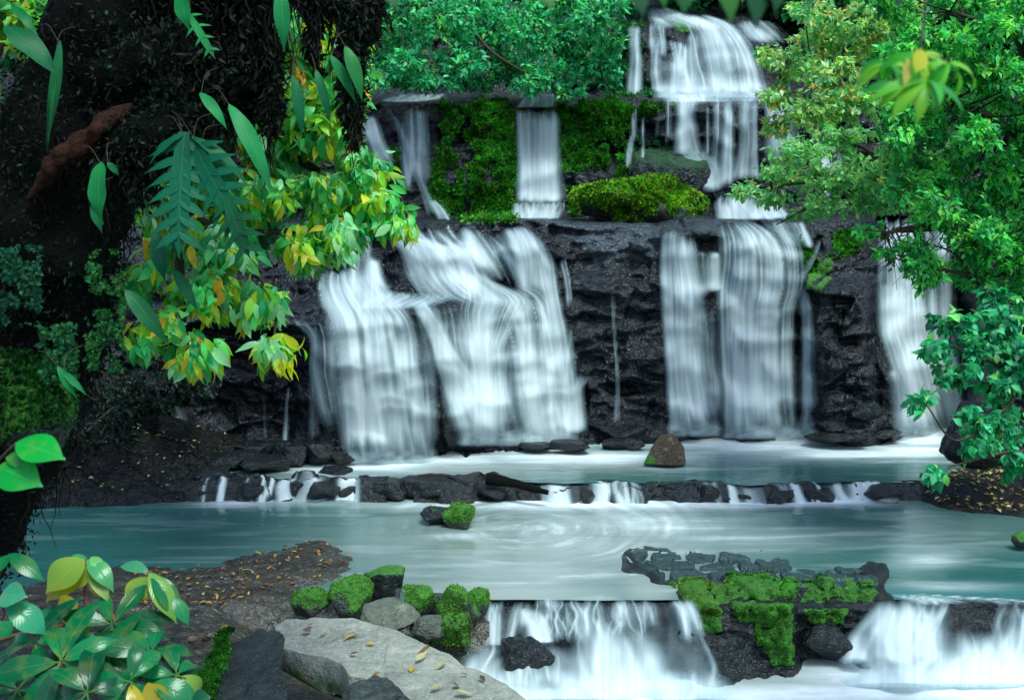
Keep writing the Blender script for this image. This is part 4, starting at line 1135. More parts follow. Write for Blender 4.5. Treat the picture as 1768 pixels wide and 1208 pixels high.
stone('rock', 'low slanting dark green rock beside the mossy rock in the middle pool', 'rock', 757, 911, 12.2, 68, 30, .7, 23, 'ledge', .35, .7, .6, planes=9)
stone('flat_stone', 'thin flat stone lying in shallow water left of the upper pool', 'stone', 574, 824, 14.0, 66, 14, .7, 25, 'ledge', 0, 0, .5)
stone('rock', 'small square wet block under a misty trickle in the shade', 'rock', 298, 776, 15.0, 62, 42, .8, 27, 'ledge', .1, 0, .6)
for k, (px, pb, Y, w_, h_, lab) in enumerate([
    (985, 783, 15.2, 72, 20, 'wet low rock nearest the widest fall on the pool edge'),
    (1062, 777, 15.5, 46, 17, 'wet low rock between its two neighbours on the pool edge'),
    (1096, 778, 15.5, 36, 20, 'small wet rock just left of the brown three sided rock'),
    (925, 780, 15.3, 60, 14, 'half drowned low rock at the foot of the widest fall'),
    (1450, 766, 15.6, 110, 18, 'long low wet rock at the foot of the dark block'),
    (1530, 758, 15.9, 70, 16, 'low wet rock right at the corner of the dark block')]):
    stone('rock', lab, 'rock', px, pb, Y, w_, h_, .7, 30 + k, 'ledge', .1, .3 * k, .55)
for k, (px, pb, Y, w_, h_, lab) in enumerate([
    (400, 818, 14.2, 80, 34, 'dark ledge stone at the left end of the shaded step'),
    (455, 824, 14.0, 90, 30, 'broad dark ledge stone in front of the shaded step'),
    (500, 806, 14.4, 66, 38, 'dark upright block in the middle of the shaded step'),
    (548, 800, 14.5, 62, 34, 'dark wet block touching the broad left fall'),
    (430, 796, 14.6, 70, 26, 'rear dark block of the shaded step'),
    (590, 802, 14.5, 50, 22, 'small dark stone half under the broad left fall'),
    (360, 836, 13.8, 70, 26, 'dark stone where the shaded step meets the leaf littered bank')]):
    stone('rock', lab, 'rock', px, pb, Y, w_, h_, .9, 41 + k, 'ledge', .15, .5 * k, .5)
stone('rock', 'dark wet rock showing through the lower half of the central cascade', 'rock', 912, 1176, 9.0, 96, 66, .7, 52, 'ledge', 0, .4, .7)
stone('rock', 'low wet rock right of the central cascade below the moss block', 'rock', 1235, 1160, 9.25, 120, 62, .7, 53, 'ledge', .05, .1, .55)
stone('rock', 'dark wet wedge between the moss block and the right cascade', 'rock', 1432, 1140, 9.35, 90, 56, .7, 54, 'ledge', .2, .3, .7)
stone('boulder', 'black boulder under the overhanging maple branches on the right bank', 'boulder', 1700, 806, 12.8, 120, 104, .8, 55, 'ledge', .1, .5, .75)
stone('rock', 'pale green tipped rock at the right edge of the middle pool', 'rock', 1772, 948, 11.2, 36, 26, .8, 56, 'mossrock', .8, 0, .6)
# lip stones between the leaf shelf and the central cascade
for k, (px, pb, Y, w_, h_, ms, tf, lab) in enumerate([
    (534, 1062, 9.25, 74, 40, 1.1, 2600, 'small round cushion of bright moss left of the lip stones'),
    (602, 1068, 9.25, 76, 64, .9, 1800, 'square lip stone with moss on its right face'),
    (660, 1052, 9.6, 74, 66, .15, 0, 'bare wet lip stone behind the tiny spout'),
    (722, 1066, 9.45, 66, 48, 1.0, 1500, 'dark lip stone with a green moss face beside the spout'),
    (788, 1098, 9.35, 80, 82, .85, 2600, 'tall lip stone with bright moss cap beside the central cascade'),
    (826, 1060, 9.6, 40, 40, 1.0, 700, 'small mossy stone right at the edge of the central cascade')]):
    stone('lip_stone', lab, 'stone', px, pb, Y, w_, h_, .9, 60 + k, 'mossrock', ms, .4 * k, .7, 'stones along the rock lip', tufts=tf * 4, pal=BRIGHT, tsize=.011)
# stones of the low bar between the two pools
rgb = np.random.default_rng(12)
for k, (px, w_, h_) in enumerate([(350, 46, 20), (392, 40, 24), (432, 52, 27), (474, 44, 25), (512, 56, 29), (556, 60, 30), (604, 50, 28), (668, 76, 34), (730, 84, 36), (796, 90, 34), (846, 60, 22), (905, 36, 22), (975, 40, 18), (1015, 34, 18), (1110, 50, 20), (1165, 46, 20), (1228, 34, 28), (1290, 50, 18), (1350, 60, 20), (1418, 56, 20), (1480, 66, 22), (1530, 60, 24)]):
    Yb = 13.36 + float(barwob(at(px, 850, 13.4)[0]))
    stone('bar_stone', 'small dark wet stone in the low bar between the two pools' if k not in (7, 8, 9) else ['long flat wet stone of the bar nearest the small spills', 'broad flat wet stone in the middle of the bar', 'flat wet stone of the bar beneath the driftwood log'][k - 7], 'stone', px, float(to_px(0, Yb, -.02)[1]) + 2, Yb + .12 * math.sin(k * 2.3), w_ * (.8 + .3 * math.sin(k * 1.7) ** 2), h_ + 2, 1.0, 300 + k, 'ledge', .1, .5 * k, .6, 'stones of the low bar between the pools', rough=.06, sub=4)
# driftwood
g = Geo()
V, f4, f3 = tube(catmull([at(842, 826, 13.35), at(880, 832, 13.25), at(915, 842, 13.1), at(946, 850, 13.0)], 24), np.linspace(.085, .03, 24), 12, 5, .35, 5)
g.add(V, f3, f4); tag(g.build('driftwood', M['bark'], loc=V[0]), 'dark driftwood log resting on the rock bar', 'driftwood')
g = Geo()
V, f4, f3 = tube(catmull([at(722, 822, 13.7), at(742, 820, 13.7), at(760, 823, 13.65)], 10), np.linspace(.02, .035, 10), 8, 6, .3, 6)
g.add(V, f3, f4); tag(g.build('stick', M['redbark'], loc=V[0]), 'short red brown stick floating behind the rock bar', 'stick')


def slab(name, label, cat, outline, zfun, thick, mat, seed=0, inset=.5, na=260, nr=34, jag=.03, parent=None, mossf=None):
    """a slab with a jagged outline (world x,y), a gently uneven top and broken, undercut sides."""
    O = np.array(outline, float); c = O.mean(0)
    Q = np.vstack([O, O[:1]])
    seg = np.hypot(*(Q[1:] - Q[:-1]).T); t = np.concatenate([[0], np.cumsum(seg)])
    tt = np.linspace(0, t[-1], na, endpoint=False)
    B = np.stack([np.interp(tt, t, Q[:, 0]), np.interp(tt, t, Q[:, 1])], -1)
    th = np.linspace(0, 2 * math.pi, na, endpoint=False)
    B = B + (B - c) * (jag * fbm(np.cos(th) * 7, np.sin(th) * 7, seed, 4, .6, seed))[:, None]
    rings = []
    for q in np.linspace(.02, .985, nr): 
        p = c + (B - c) * q
        rings.append(np.column_stack([p, zfun(p[:, 0], p[:, 1])]))
    for q, dz in [(1.0, .012), (1.008, .04), (1.0, .35), (.99, .6), (.96, 1.0), (1 - inset * .5, 1.25), (1 - inset, 1.5)]:
        j = 1 + .02 * fbm(np.cos(th) * 9, np.sin(th) * 9, dz * 4, 3, .6, seed + 4) * (dz > .02)
        p = c + (B - c) * (q * j)[:, None]
        e = c + (B - c) * .985
        dzn = thick * dz * (1 + .35 * fbm(np.cos(th) * 4, np.sin(th) * 4, 3, 3, .5, seed + 5))
        rings.append(np.column_stack([p, zfun(e[:, 0], e[:, 1]) - dzn]))
    V = np.array(rings)
    nrr = len(rings)
    Fc = gridfaces(nrr, na, True)
    V = V.reshape(-1, 3)
    bot = np.array([[(nrr - 1) * na + k, (nrr - 1) * na + (k + 1) % na, len(V)] for k in range(na)])
    top = np.array([[k, len(V) + 1, (k + 1) % na] for k in range(na)])
    V = np.vstack([V, V[(nrr - 1) * na:nrr * na].mean(0)[None], V[:na].mean(0)[None]])
    ms = mossf(V) if mossf else np.zeros(len(V))
    o = mesh_obj(name, V, [Fc[:, ::-1], bot, top[:, ::-1]], M[mat], parent, attrs={'moss': ms}, loc=[*c, float(V[:, 2].min())])
    if label: tag(o, label, cat)
    return o


def onplane(pts, z):
    return [tuple(at(px, py, yz(py, z))[:2]) for px, py in pts]


# big grey slab the camera looks across
ZS = .54
so = onplane([(474, 1066), (490, 1058), (540, 1057), (610, 1060), (660, 1072), (720, 1096), (770, 1120), (830, 1158), (880, 1192), (935, 1240), (900, 1300), (780, 1290), (735, 1225),
              (698, 1200), (660, 1168), (630, 1162), (604, 1158), (588, 1138), (560, 1126), (520, 1118), (488, 1108), (472, 1092)], ZS)
zs = lambda x, y: ZS + .035 * fbm(x * 1.4, y * 1.4, 0, 4, .5, 101) + .018 * fbm(x * 5, y * 5, 0, 4, .6, 102) - .02 * sstep(0, .08, fbm(x * 1.1 + .3 * y, y * .5, 2, 3, .5, 103)) + .03 * (x + .6)
slab('boulder', 'big pale grey slab boulder scattered with fallen leaves', 'boulder', so, zs, .20, 'slab', 7, .45, mossf=lambda V: .5 * sstep(.47, .35, V[:, 2]) + .45 * sstep(-2.05, -2.3, V[:, 0] - .1 * V[:, 1] + .9))
slab('rock', 'dark sloping slab leaning against the left side of the big grey boulder', 'rock',
     [(-2.32, 7.55), (-1.95, 7.75), (-1.72, 7.6), (-1.68, 7.2), (-1.50, 6.7), (-1.55, 6.2), (-2.0, 6.0), (-2.3, 6.3), (-2.42, 6.9)],
     lambda x, y: .40 + .12 * (y - 7.0) + .22 * (x + 2.0) + .02 * fbm(x * 4, y * 4, 0, 4, .6, 111), .5, 'darkslab', 9, .3, jag=.09, mossf=lambda V: 1.1 * sstep(-2.1, -2.3, V[:, 0] + .08 * fbm(V[:, 0] * 4, V[:, 1] * 4, 0, 3, .5, 9)))
stone('rock', 'rough dark rock in the hollow under the big grey slab', 'rock', 650, 1330, 6.3, 150, 130, .8, 72, 'darkslab', .25, .2, .6, planes=12, rough=.08)
stone('rock', 'green stained rounded stone behind the big grey slab', 'rock', 672, 1096, 8.3, 112, 46, .8, 73, 'greystone', .4, .3, .8)
stone('rock', 'low grey lichen spotted stone between the big slab and the mossy stone', 'rock', 738, 1120, 8.25, 70, 50, .8, 75, 'greystone', .35, .6, .8)
stone('rock', 'mossy stone trailing grass over the central cascade pool', 'rock', 776, 1146, 8.3, 74, 84, .9, 74, 'mossrock', 1.1, .2, .85, tufts=5000, pal=[(.10, .22, .02, 3), (.20, .24, .03, 2), (.05, .14, .02, 3)], tsize=.022)

# ---------------------------------------------------------------- banks
# leaf strewn shelf on the left, level with the middle pool
xs = np.arange(-9, -.2, .035); ys = np.arange(4.5, 12.2, .035)
X, Y = np.meshgrid(xs, ys)
edge_x = np.interp(Y, [4.5, 8.2, 9.0, 9.6, 10.2, 11.0, 11.6, 12.2], [-.3, -1.2, -1.65, -1.7, -1.35, -1.35, -1.5, -4.0])
back = np.interp(X, [-9, -5.6, -4.4, -3, -2.2, -1.5], [10.0, 10.6, 11.2, 11.9, 12.3, 12.3])
nb = .25 * fbm(X * 1.2, Y * 1.2, 0, 3, .5, 120)
inn = sstep(-.15, .9, edge_x - X + nb) * sstep(-.2, 1.4, back - Y + 1.6 * nb)
lay = fbm(X * .9 + Y * .5, Y * 2.6 - X * .7, 0, 4, .55, 121)
stepn = ((lay * 3 + .3 * fbm(X * 2, Y * 2, 0, 3, .5, 122)) % 1.0)
vv, vb_ = voro(X * 1.5 + .3 * lay, Y * 2.6, 123)
Zs_ = -.15 + inn * (.20 + .022 * lay + .025 * stepn + .035 * (vv - .5)) - .02 * (1 - sstep(0, .06, vb_)) * inn + .014 * fbm(X * 10, Y * 10, 0, 3, .6, 124)
Zs_ -= .24 * sstep(9.55, 9.35, Y + .15 * nb) * sstep(-3.0, -2.2, X)          # step down in front of the lip
Zs_ += .25 * sstep(8.8, 6.5, Y) + .5 * sstep(-3.8, -6.5, X) * sstep(9.5, 7, Y) - 1.2 * sstep(6.6, 5.0, Y)
tag(mesh_obj('rock_shelf', np.stack([X, Y, Zs_], -1), gridfaces(len(ys), len(xs)), M['shelf'], attrs={'moss': .28 * sstep(9.6, 8.6, Y) + .2 * fbm(X, Y, 0, 3, .5, 125)}), None, None, None, 'structure')
SHX, SHY, SHZ = xs, ys, Zs_
def shelf_z(x, y):
    j = np.clip(((np.asarray(x) + 9) / .035).astype(int), 0, len(SHX) - 1); i = np.clip(((np.asarray(y) - 4.5) / .035).astype(int), 0, len(SHY) - 1)
    return SHZ[i, j]

# dark littered bank on the far left
xs = np.arange(-16, -3.2, .06); ys = np.arange(12.2, 17.5, .06)
X, Y = np.meshgrid(xs, ys)
front = np.interp(X, [-16, -7, -5.3, -4.4, -3.9, -3.2], [12.3, 12.75, 12.95, 13.3, 13.7, 15.2])
dd = Y - front + .2 * fbm(X * 1.5, Y * 1.5, 0, 3, .5, 130)
Zb = -.3 + .42 * sstep(-.15, .25, dd) + np.clip(dd, 0, 9) * np.interp(X, [-16, -7, -5, -4], [.55, .42, .22, .08]) + .16 * fbm(X * 1.3, Y * 2.2, 0, 5, .55, 131) + .05 * fbm(X * 6, Y * 6, 0, 3, .6, 132)
bvv, bvb = voro(X * 2.2, Y * 2.6, 133)
Zb += .12 * (bvv - .5) * sstep(0, .12, bvb)
tag(mesh_obj('bank', np.stack([X, Y, Zb], -1), gridfaces(len(ys), len(xs)), M['soil'], attrs={'moss': .15 + .2 * fbm(X, Y, 0, 3, .5, 134)}), None, None, None, 'structure')
BKL = (xs, ys, Zb)
# leaf covered gravel bank on the right
xs = np.arange(3.8, 14, .05); ys = np.arange(11.6, 16.5, .05)
X, Y = np.meshgrid(xs, ys)
lft = np.interp(Y, [11.6, 12.4, 12.9, 13.5, 14.2, 14.8, 16.5], [9.5, 6.6, 5.4, 5.0, 5.9, 6.8, 7.6])
dd = X - lft + .4 * fbm(X * 1.2, Y * 1.2, 0, 3, .5, 140)
Zr_ = -.3 + .36 * sstep(-.4, .6, dd) + .16 * sstep(12.9, 13.6, Y) * sstep(-.2, .8, dd) + np.clip(dd - 1.6, 0, 9) * .45 + .07 * fbm(X * 2, Y * 4, 0, 5, .6, 141) + .03 * fbm(X * 9, Y * 9, 0, 3, .6, 142)
tag(mesh_obj('bank', np.stack([X, Y, Zr_], -1), gridfaces(len(ys), len(xs)), M['soil'], attrs={'moss': .1 + .25 * fbm(X, Y, 0, 3, .5, 143)}), None, None, None, 'structure')
BKR = (xs, ys, Zr_)
def gridz(B, x, y):
    xs, ys, Z = B
    j = np.clip(((np.asarray(x) - xs[0]) / (xs[1] - xs[0])).astype(int), 0, len(xs) - 1); i = np.clip(((np.asarray(y) - ys[0]) / (ys[1] - ys[0])).astype(int), 0, len(ys) - 1)
    return Z[i, j]
# ---------------------------------------------------------------- fallen leaves
DRY = [(.34, .13, .03, 3), (.44, .28, .04, 3), (.16, .06, .03, 2), (.36, .32, .18, 2), (.07, .035, .02, 2)]
rng = np.random.default_rng(21)
_proto = []
for k in range(8):
    g = Geo()
    c = pick(rng, [DRY[k % 5]], 1, .1)
    leaves_fine(g, np.array([[0, -.5, .0]]), np.array([[0, 1., .0]]), np.array([[0, 0, 1.]]), np.array([1.0]), np.array([rng.uniform(.2, .32)]), c, 5, rng.uniform(.15, .5), rng.uniform(-.5, .5), wpos=.8)
    _proto.append(g)
_pm = []


def fallen(P, size, label, group, k, tilt=.25):
    if len(_pm) <= k:
        while len(_pm) <= k: _pm.append(None)
    if _pm[k] is None:
        o = _proto[k].build('fallen_leaf', M['leafdry']); _pm[k] = o.data
    else:
        o = bpy.data.objects.new('fallen_leaf', _pm[k]); COL.objects.link(o)
    o.location = tuple(P); o.scale = (size,) * 3
    o.rotation_euler = (rng.normal() * tilt, rng.normal() * tilt, rng.uniform(0, 6.28))
    return tag(o, label, 'leaf', group)


for (px, py, k, sz, lab) in [(606, 1092, 1, .17, 'curled bright yellow leaf in the middle of the big grey slab'), (535, 1070, 0, .11, 'flat orange leaf near the far edge of the big grey slab'),
                             (528, 1083, 2, .13, 'red brown leaf on the left part of the big grey slab'), (560, 1083, 3, .10, 'pale folded leaf left of the yellow leaf on the slab'),
                             (640, 1103, 1, .09, 'small yellow leaf just right of the curled yellow leaf'), (612, 1122, 2, .09, 'little brown leaf in the centre of the slab'),
                             (735, 1121, 0, .17, 'orange leaf by the mossy stone on the slab'), (728, 1132, 3, .16, 'pale cream leaf next to the orange leaf on the slab'),
                             (712, 1147, 1, .13, 'yellow leaf below the pale cream leaf on the slab'), (764, 1144, 3, .15, 'long pale leaf near the waterside edge of the slab'),
                             (650, 1158, 0, .10, 'orange scrap beside the dark twig on the slab'), (755, 1192, 3, .13, 'pale leaf low on the slab near the frame'),
                             (800, 1206, 3, .16, 'white upright leaf at the bottom of the slab'), (785, 1190, 2, .11, 'brownish thin leaf low on the slab'),
                             (833, 1178, 4, .10, 'dark small leaf at the waterside edge of the slab'), (800, 1168, 3, .09, 'tiny cream leaf near the cascade side of the slab')]:
    Y_ = yz(py, ZS + .02); p = at(px, py, Y_); p[2] = zs(p[0], p[1]) + .02
    fallen(p, sz * .8, lab, 'fallen leaves on the big grey slab', k)
n = 0
while n < 270:
    px, py = rng.uniform(230, 640), rng.uniform(905, 1055)
    Y_ = yz(py, .05); p = at(px, py, Y_)
    z = shelf_z(p[0], p[1])
    if z < .01: continue
    p[2] = z + .015
    fallen(p, rng.uniform(.025, .075), 'small fallen leaf on the wet rock shelf', 'fallen leaves on the wet rock shelf', int(rng.integers(0, 8)), .2)
    n += 1
for k in range(26):
    px, py = rng.normal(405, 26), rng.normal(1092, 12)
    p = at(px, py, yz(py, .1)); p[2] = shelf_z(p[0], p[1]) + .02
    fallen(p, rng.uniform(.06, .12), 'fallen leaf in the heap left of the dark slab', 'fallen leaves heaped beside the dark slab', int(rng.integers(0, 8)), .4)
for lab, B, (xa, xb, ya, yb), N in (('litter of pale leaf scraps on the right bank', BKR, (4.9, 9, 12.2, 14.6), 1400), ('litter of pale leaf scraps on the dark left bank', BKL, (-9.5, -4.2, 12.8, 15.5), 420)):
    x = rng.uniform(xa, xb, N); y = rng.uniform(ya, yb, N); z = gridz(B, x, y); m = z > .02
    g = Geo(); m_ = m.sum()
    D = rng.normal(size=(m_, 3)) * np.array([1, 1, .2])
    L = rng.uniform(.04, .11, m_) * (1 if 'right' in lab else .8)
    leaves_simple(g, np.stack([x, y, z + .02], -1)[m], D, np.array([0, 0, 1.0]) + rng.normal(size=(m_, 3)) * .3, L, L * .3, pick(rng, [(.40, .34, .10, 3), (.3, .15, .05, 2), (.2, .2, .05, 2), (.5, .45, .3, 1)], m_), .2)
    tag(g.build('leaf_litter', M['leafdry']), lab, 'leaf litter', None, 'stuff')


# ---------------------------------------------------------------- shrubs and trees
def foliage(name, label, cat, limbs, clusters, rng, leaf, pal, per=7, tw=.012, group=None, mat='leaf', bark='twig', droop=.5, fine=False, spread=1.0, twigs=True, crown='foliage', upn=1.0, sag=.12, gain=1.45):
    root = thing(name, label, cat, at(*limbs[0][0][:3]), group)
    gb = Geo(); LP = []
    for ln in limbs:
        P = catmull([at(*q[:3]) for q in ln], 8 * len(ln))
        r = np.interp(np.linspace(0, 1, len(P)), np.linspace(0, 1, len(ln)), [q[3] for q in ln])
        V, f4, f3 = tube(P, r, 9, 3, .25, 5)
        gb.add(V, f3, f4); LP.append(P)
    LPc = np.concatenate(LP)
    tips, src = [], []
    for (px, py, Y, rx, ry, rY, n) in clusters:
        d = unit(rng.normal(size=(n, 3))) * (rng.uniform(0, 1, (n, 1)) ** .42)
        Yt = Y + d[:, 1] * rY
        t = at(px + d[:, 0] * rx, py + d[:, 2] * ry, Yt)
        c = at(px, py, Y)
        base = LPc[np.argmin(((LPc - c) ** 2).sum(1))]
        hub = c + rng.normal(size=3) * .1 * rx / F * Y
        tips.append(t); src.append(np.broadcast_to(hub, t.shape) * .75 + t * .25)
        if twigs:
            P = catmull([base, (base + hub) / 2 + np.array([0, 0, -sag * np.linalg.norm(hub - base)]) * rng.uniform(-.5, 1), hub], 8)
            V, f4, f3 = tube(P, np.linspace(tw * 1.8, tw, 8), 5); gb.add(V, f3, f4)
    T = np.concatenate(tips); Sx = np.concatenate(src)
    if twigs:
        k = np.linspace(0, 1, 5)[None, :, None]
        ln_ = np.linalg.norm(T - Sx, axis=1)
        P = Sx[:, None] * (1 - k) + T[:, None] * k + np.array([0, 0, 1.0]) * (np.sin(k * math.pi) * .14 * ln_[:, None, None]) + rng.normal(size=(len(T), 5, 3)) * .03 * ln_[:, None, None]
        r = np.broadcast_to(np.linspace(tw * .6, tw * .22, 5)[None], (len(T), 5))
        V, f4 = tubes_batch(P, r, 3); gb.add(V, None, f4)
    if gb.n: gb.build('branch', M[bark], root)
    tdir = unit(T - Sx)
    n = len(T) * per
    i = np.repeat(np.arange(len(T)), per)
    fr = rng.uniform(.45, 1.05, n)
    P = Sx[i] + (T - Sx)[i] * fr[:, None] + rng.normal(size=(n, 3)) * leaf[0] * .28 * spread
    D = unit(tdir[i] * .5 + rng.normal(size=(n, 3)) * .75 + np.array([0, 0, -droop]))
    N = np.array([0, -.35, upn]) + rng.normal(size=(n, 3)) * .45
    L = rng.uniform(leaf[0] * .65, leaf[0] * 1.25, n); W = L * leaf[1] * rng.uniform(.85, 1.15, n)
    pal = [(a * gain, b * gain, c_ * gain, w_) for a, b, c_, w_ in pal]
    cl = pick(rng, pal, len(T), .15)
    own = pick(rng, pal, n, .15)
    col = np.where(rng.uniform(size=(n, 1)) < .55, cl[i], own)
    gl = Geo()
    if fine: leaves_fine(gl, P, D, N, L, W, col, 5, .25, rng.uniform(.2, .9, n))
    else: leaves_simple(gl, P, D, N, L, W, col)
    gl.build(crown, M[mat], root)
    return root


rng = np.random.default_rng(31)
TEAL = [(.006, .10, .04, 3), (.010, .18, .075, 4), (.025, .27, .09, 3), (.06, .34, .13, 1.4), (.09, .34, .06, .6)]
GREEN = [(.006, .09, .022, 3), (.014, .18, .040, 4), (.045, .27, .05, 3), (.12, .36, .05, 1.6)]
AUT = [(.14, .30, .08, 4), (.24, .36, .08, 3), (.34, .34, .10, 1.2), (.40, .24, .06, .5), (.06, .24, .09, 4), (.26, .42, .22, 2)]
PALE = [(.10, .30, .09, 3), (.18, .38, .14, 3), (.06, .22, .08, 3), (.30, .40, .12, 1)]

# tree leaning over the middle tier from the left
cl = []
for (px, py, rx, ry, n) in [(690, 60, 60, 50, 60), (760, 40, 70, 45, 70), (840, 50, 70, 50, 75), (920, 60, 70, 50, 75), (990, 70, 60, 50, 70), (1030, 40, 45, 40, 45), (700, 110, 50, 30, 40), (790, 105, 60, 35, 55),
                           (880, 115, 60, 35, 60), (950, 130, 60, 35, 55), (1010, 115, 45, 35, 45), (820, 10, 90, 30, 60), (960, 10, 80, 30, 50), (1050, 5, 60, 25, 40), (690, 10, 60, 40, 50), (905, 150, 35, 14, 16), (980, 158, 30, 12, 14), (680, 140, 50, 18, 30), (745, 140, 50, 16, 30), (820, 140, 50, 16, 30), (655, 100, 30, 40, 30), (1050, 90, 40, 50, 40), (1040, 130, 30, 26, 20)]:
    cl.append((px, py, 20.6 + rng.uniform(-.9, .9), rx, ry, .7, n))
foliage('tree', 'fine leafed green tree reaching over the ledge of the middle tier', 'tree',
        [[(500, 395, 20.6, .2), (545, 290, 20.3, .16), (590, 120, 20.4, .14), (680, -20, 20.5, .11), (760, -60, 20.5, .08)], [(640, 30, 20.5, .06), (770, 10, 20.3, .045), (850, 90, 20.2, .03), (950, 150, 20.1, .015)], [(700, -30, 20.5, .07), (880, -10, 20.6, .05), (1050, 20, 20.7, .025)]],
        cl, rng, (.14, .26), TEAL, 13, .01, gain=2.1, droop=.15)
# dark forest above the top tier
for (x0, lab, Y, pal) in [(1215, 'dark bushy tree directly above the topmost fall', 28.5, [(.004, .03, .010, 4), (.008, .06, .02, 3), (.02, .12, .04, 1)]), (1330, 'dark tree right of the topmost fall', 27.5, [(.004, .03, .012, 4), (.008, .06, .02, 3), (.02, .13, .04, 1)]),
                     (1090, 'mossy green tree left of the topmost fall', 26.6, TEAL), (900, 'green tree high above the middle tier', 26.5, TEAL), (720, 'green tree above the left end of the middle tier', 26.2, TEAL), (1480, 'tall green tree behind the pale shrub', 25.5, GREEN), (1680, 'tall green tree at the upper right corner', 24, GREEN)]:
    yb = {1215: 10, 1330: 75, 1090: 40}.get(x0, 60)
    cl = [(x0 + rng.uniform(-90, 90), yb - 45 + rng.uniform(-95, 25), Y + rng.uniform(-1, 1), 60, 45, 1.0, 36) for _ in range(9)]
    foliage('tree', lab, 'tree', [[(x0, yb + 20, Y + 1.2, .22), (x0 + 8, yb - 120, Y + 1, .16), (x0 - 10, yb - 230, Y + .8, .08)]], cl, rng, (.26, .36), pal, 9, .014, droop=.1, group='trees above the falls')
# right hand bushes
cl = [(px, py, 14.2 + rng.uniform(-.6, .6), rx, ry, .6, n) for (px, py, rx, ry, n) in
      [(1370, 110, 50, 35, 46), (1345, 165, 38, 26, 34), (1340, 215, 32, 24, 26), (1420, 70, 60, 40, 60), (1480, 40, 70, 40, 70), (1440, 130, 60, 40, 60), (1520, 90, 60, 50, 60), (1400, 190, 55, 36, 50), (1480, 180, 60, 45, 60), (1560, 30, 60, 50, 50), (1395, 20, 50, 26, 32), (1325, 100, 26, 20, 14)]]
foliage('shrub', 'pale autumn tinted shrub with orange leaf tips beside the top falls', 'shrub', [[(1640, 330, 14.6, .06), (1560, 240, 14.4, .05), (1480, 150, 14.3, .035), (1400, 100, 14.2, .02)], [(1600, 280, 14.5, .04), (1500, 260, 14.3, .025), (1380, 190, 14.1, .012)], [(1560, 240, 14.4, .04), (1560, 120, 14.3, .03), (1500, 40, 14.2, .015)]],
        cl, rng, (.10, .27), AUT, 14, .007, gain=1.9, droop=.35)
cl = [(px, py, 13.4 + rng.uniform(-.6, .6), rx, ry, .6, n) for (px, py, rx, ry, n) in
      [(1380, 262, 60, 28, 40), (1450, 240, 60, 34, 46), (1345, 300, 50, 24, 30), (1420, 310, 64, 30, 46), (1500, 300, 64, 40, 56), (1290, 330, 36, 16, 14), (1340, 345, 44, 16, 20), (1430, 355, 60, 16, 34), (1520, 350, 60, 24, 40), (1560, 260, 60, 50, 50), (1395, 372, 40, 8, 12)]]
foliage('shrub', 'airy pale green shrub hanging over the lip of the lower tier', 'shrub', [[(1680, 400, 13.8, .06), (1580, 330, 13.6, .045), (1470, 310, 13.4, .03), (1350, 320, 13.3, .012)], [(1580, 330, 13.6, .03), (1480, 250, 13.4, .02), (1390, 255, 13.3, .01)], [(1640, 380, 13.7, .04), (1530, 362, 13.5, .03), (1420, 352, 13.4, .02), (1340, 388, 13.3, .008)]],
        cl, rng, (.095, .26), PALE, 14, .006, gain=1.9, droop=.25)
cl = []
for gx in range(1560, 1840, 52):
    for gy in range(-40, 470, 46):
        if gy > 330 and gx < 1600: continue
        cl.append((gx + rng.uniform(-24, 24), gy + rng.uniform(-20, 20), 11.3 + rng.uniform(-1.0, .8), 46, 36, .55, 34))
cl += [(1500, 400, 11.4, 40, 14, .3, 10), (1540, 440, 11.2, 40, 16, .3, 10), (1690, 480, 11, 60, 30, .4, 26), (1750, 520, 11, 50, 30, .4, 22), (1700, 420, 10.8, 60, 40, .4, 34), (1760, 440, 10.8, 50, 60, .4, 40), (1720, 540, 10.8, 50, 40, .4, 24), (1620, 380, 11, 60, 26, .4, 30)]
foliage('tree', 'dense glossy green tree filling the right side', 'tree', [[(1960, 900, 12.2, .22), (1900, 500, 12, .18), (1820, 250, 11.8, .12), (1760, 60, 11.6, .06)], [(1900, 480, 12, .09), (1740, 400, 11.5, .06), (1600, 390, 11.3, .035), (1500, 410, 11.2, .012)], [(1830, 280, 11.8, .07), (1700, 200, 11.4, .045), (1600, 150, 11.2, .02)], [(1760, 60, 11.6, .05), (1640, 20, 11.3, .02)]],
        cl, rng, (.085, .27), GREEN, 15, .007, gain=2.5, droop=.2)
g = Geo()
root = thing('bare_branch', 'bare drooping twigs with hanging lichen in front of the shaded far fall', 'branch', at(1760, 400, 10.9))
for k in range(46):
    x0 = rng.uniform(1510, 1760); y0 = 385 + rng.uniform(-10, 60) * (x0 - 1480) / 250; Yk = 11 + rng.uniform(-.4, .4)
    P = catmull([at(x0, y0, Yk), at(x0 + rng.uniform(-30, 20), y0 + rng.uniform(10, 40), Yk), at(x0 + rng.uniform(-70, 30), y0 + rng.uniform(30, 100), Yk)], 9)
    V, f4, f3 = tube(P, np.linspace(.008, .002, 9), 4); g.add(V, f3, f4)
for ln in ([(1780, 400, 10.9), (1650, 395, 10.9), (1560, 400, 10.9), (1490, 398, 11)], [(1780, 470, 10.9), (1690, 475, 10.9), (1600, 460, 10.9), (1540, 445, 10.9)], [(1780, 520, 10.9), (1700, 500, 11), (1650, 440, 11), (1600, 420, 11)]):
    V, f4, f3 = tube(catmull([at(*q) for q in ln], 24), np.linspace(.03, .006, 24), 7, 4, .3, 6); g.add(V, f3, f4)
g.build('branch', M['twig'], root)
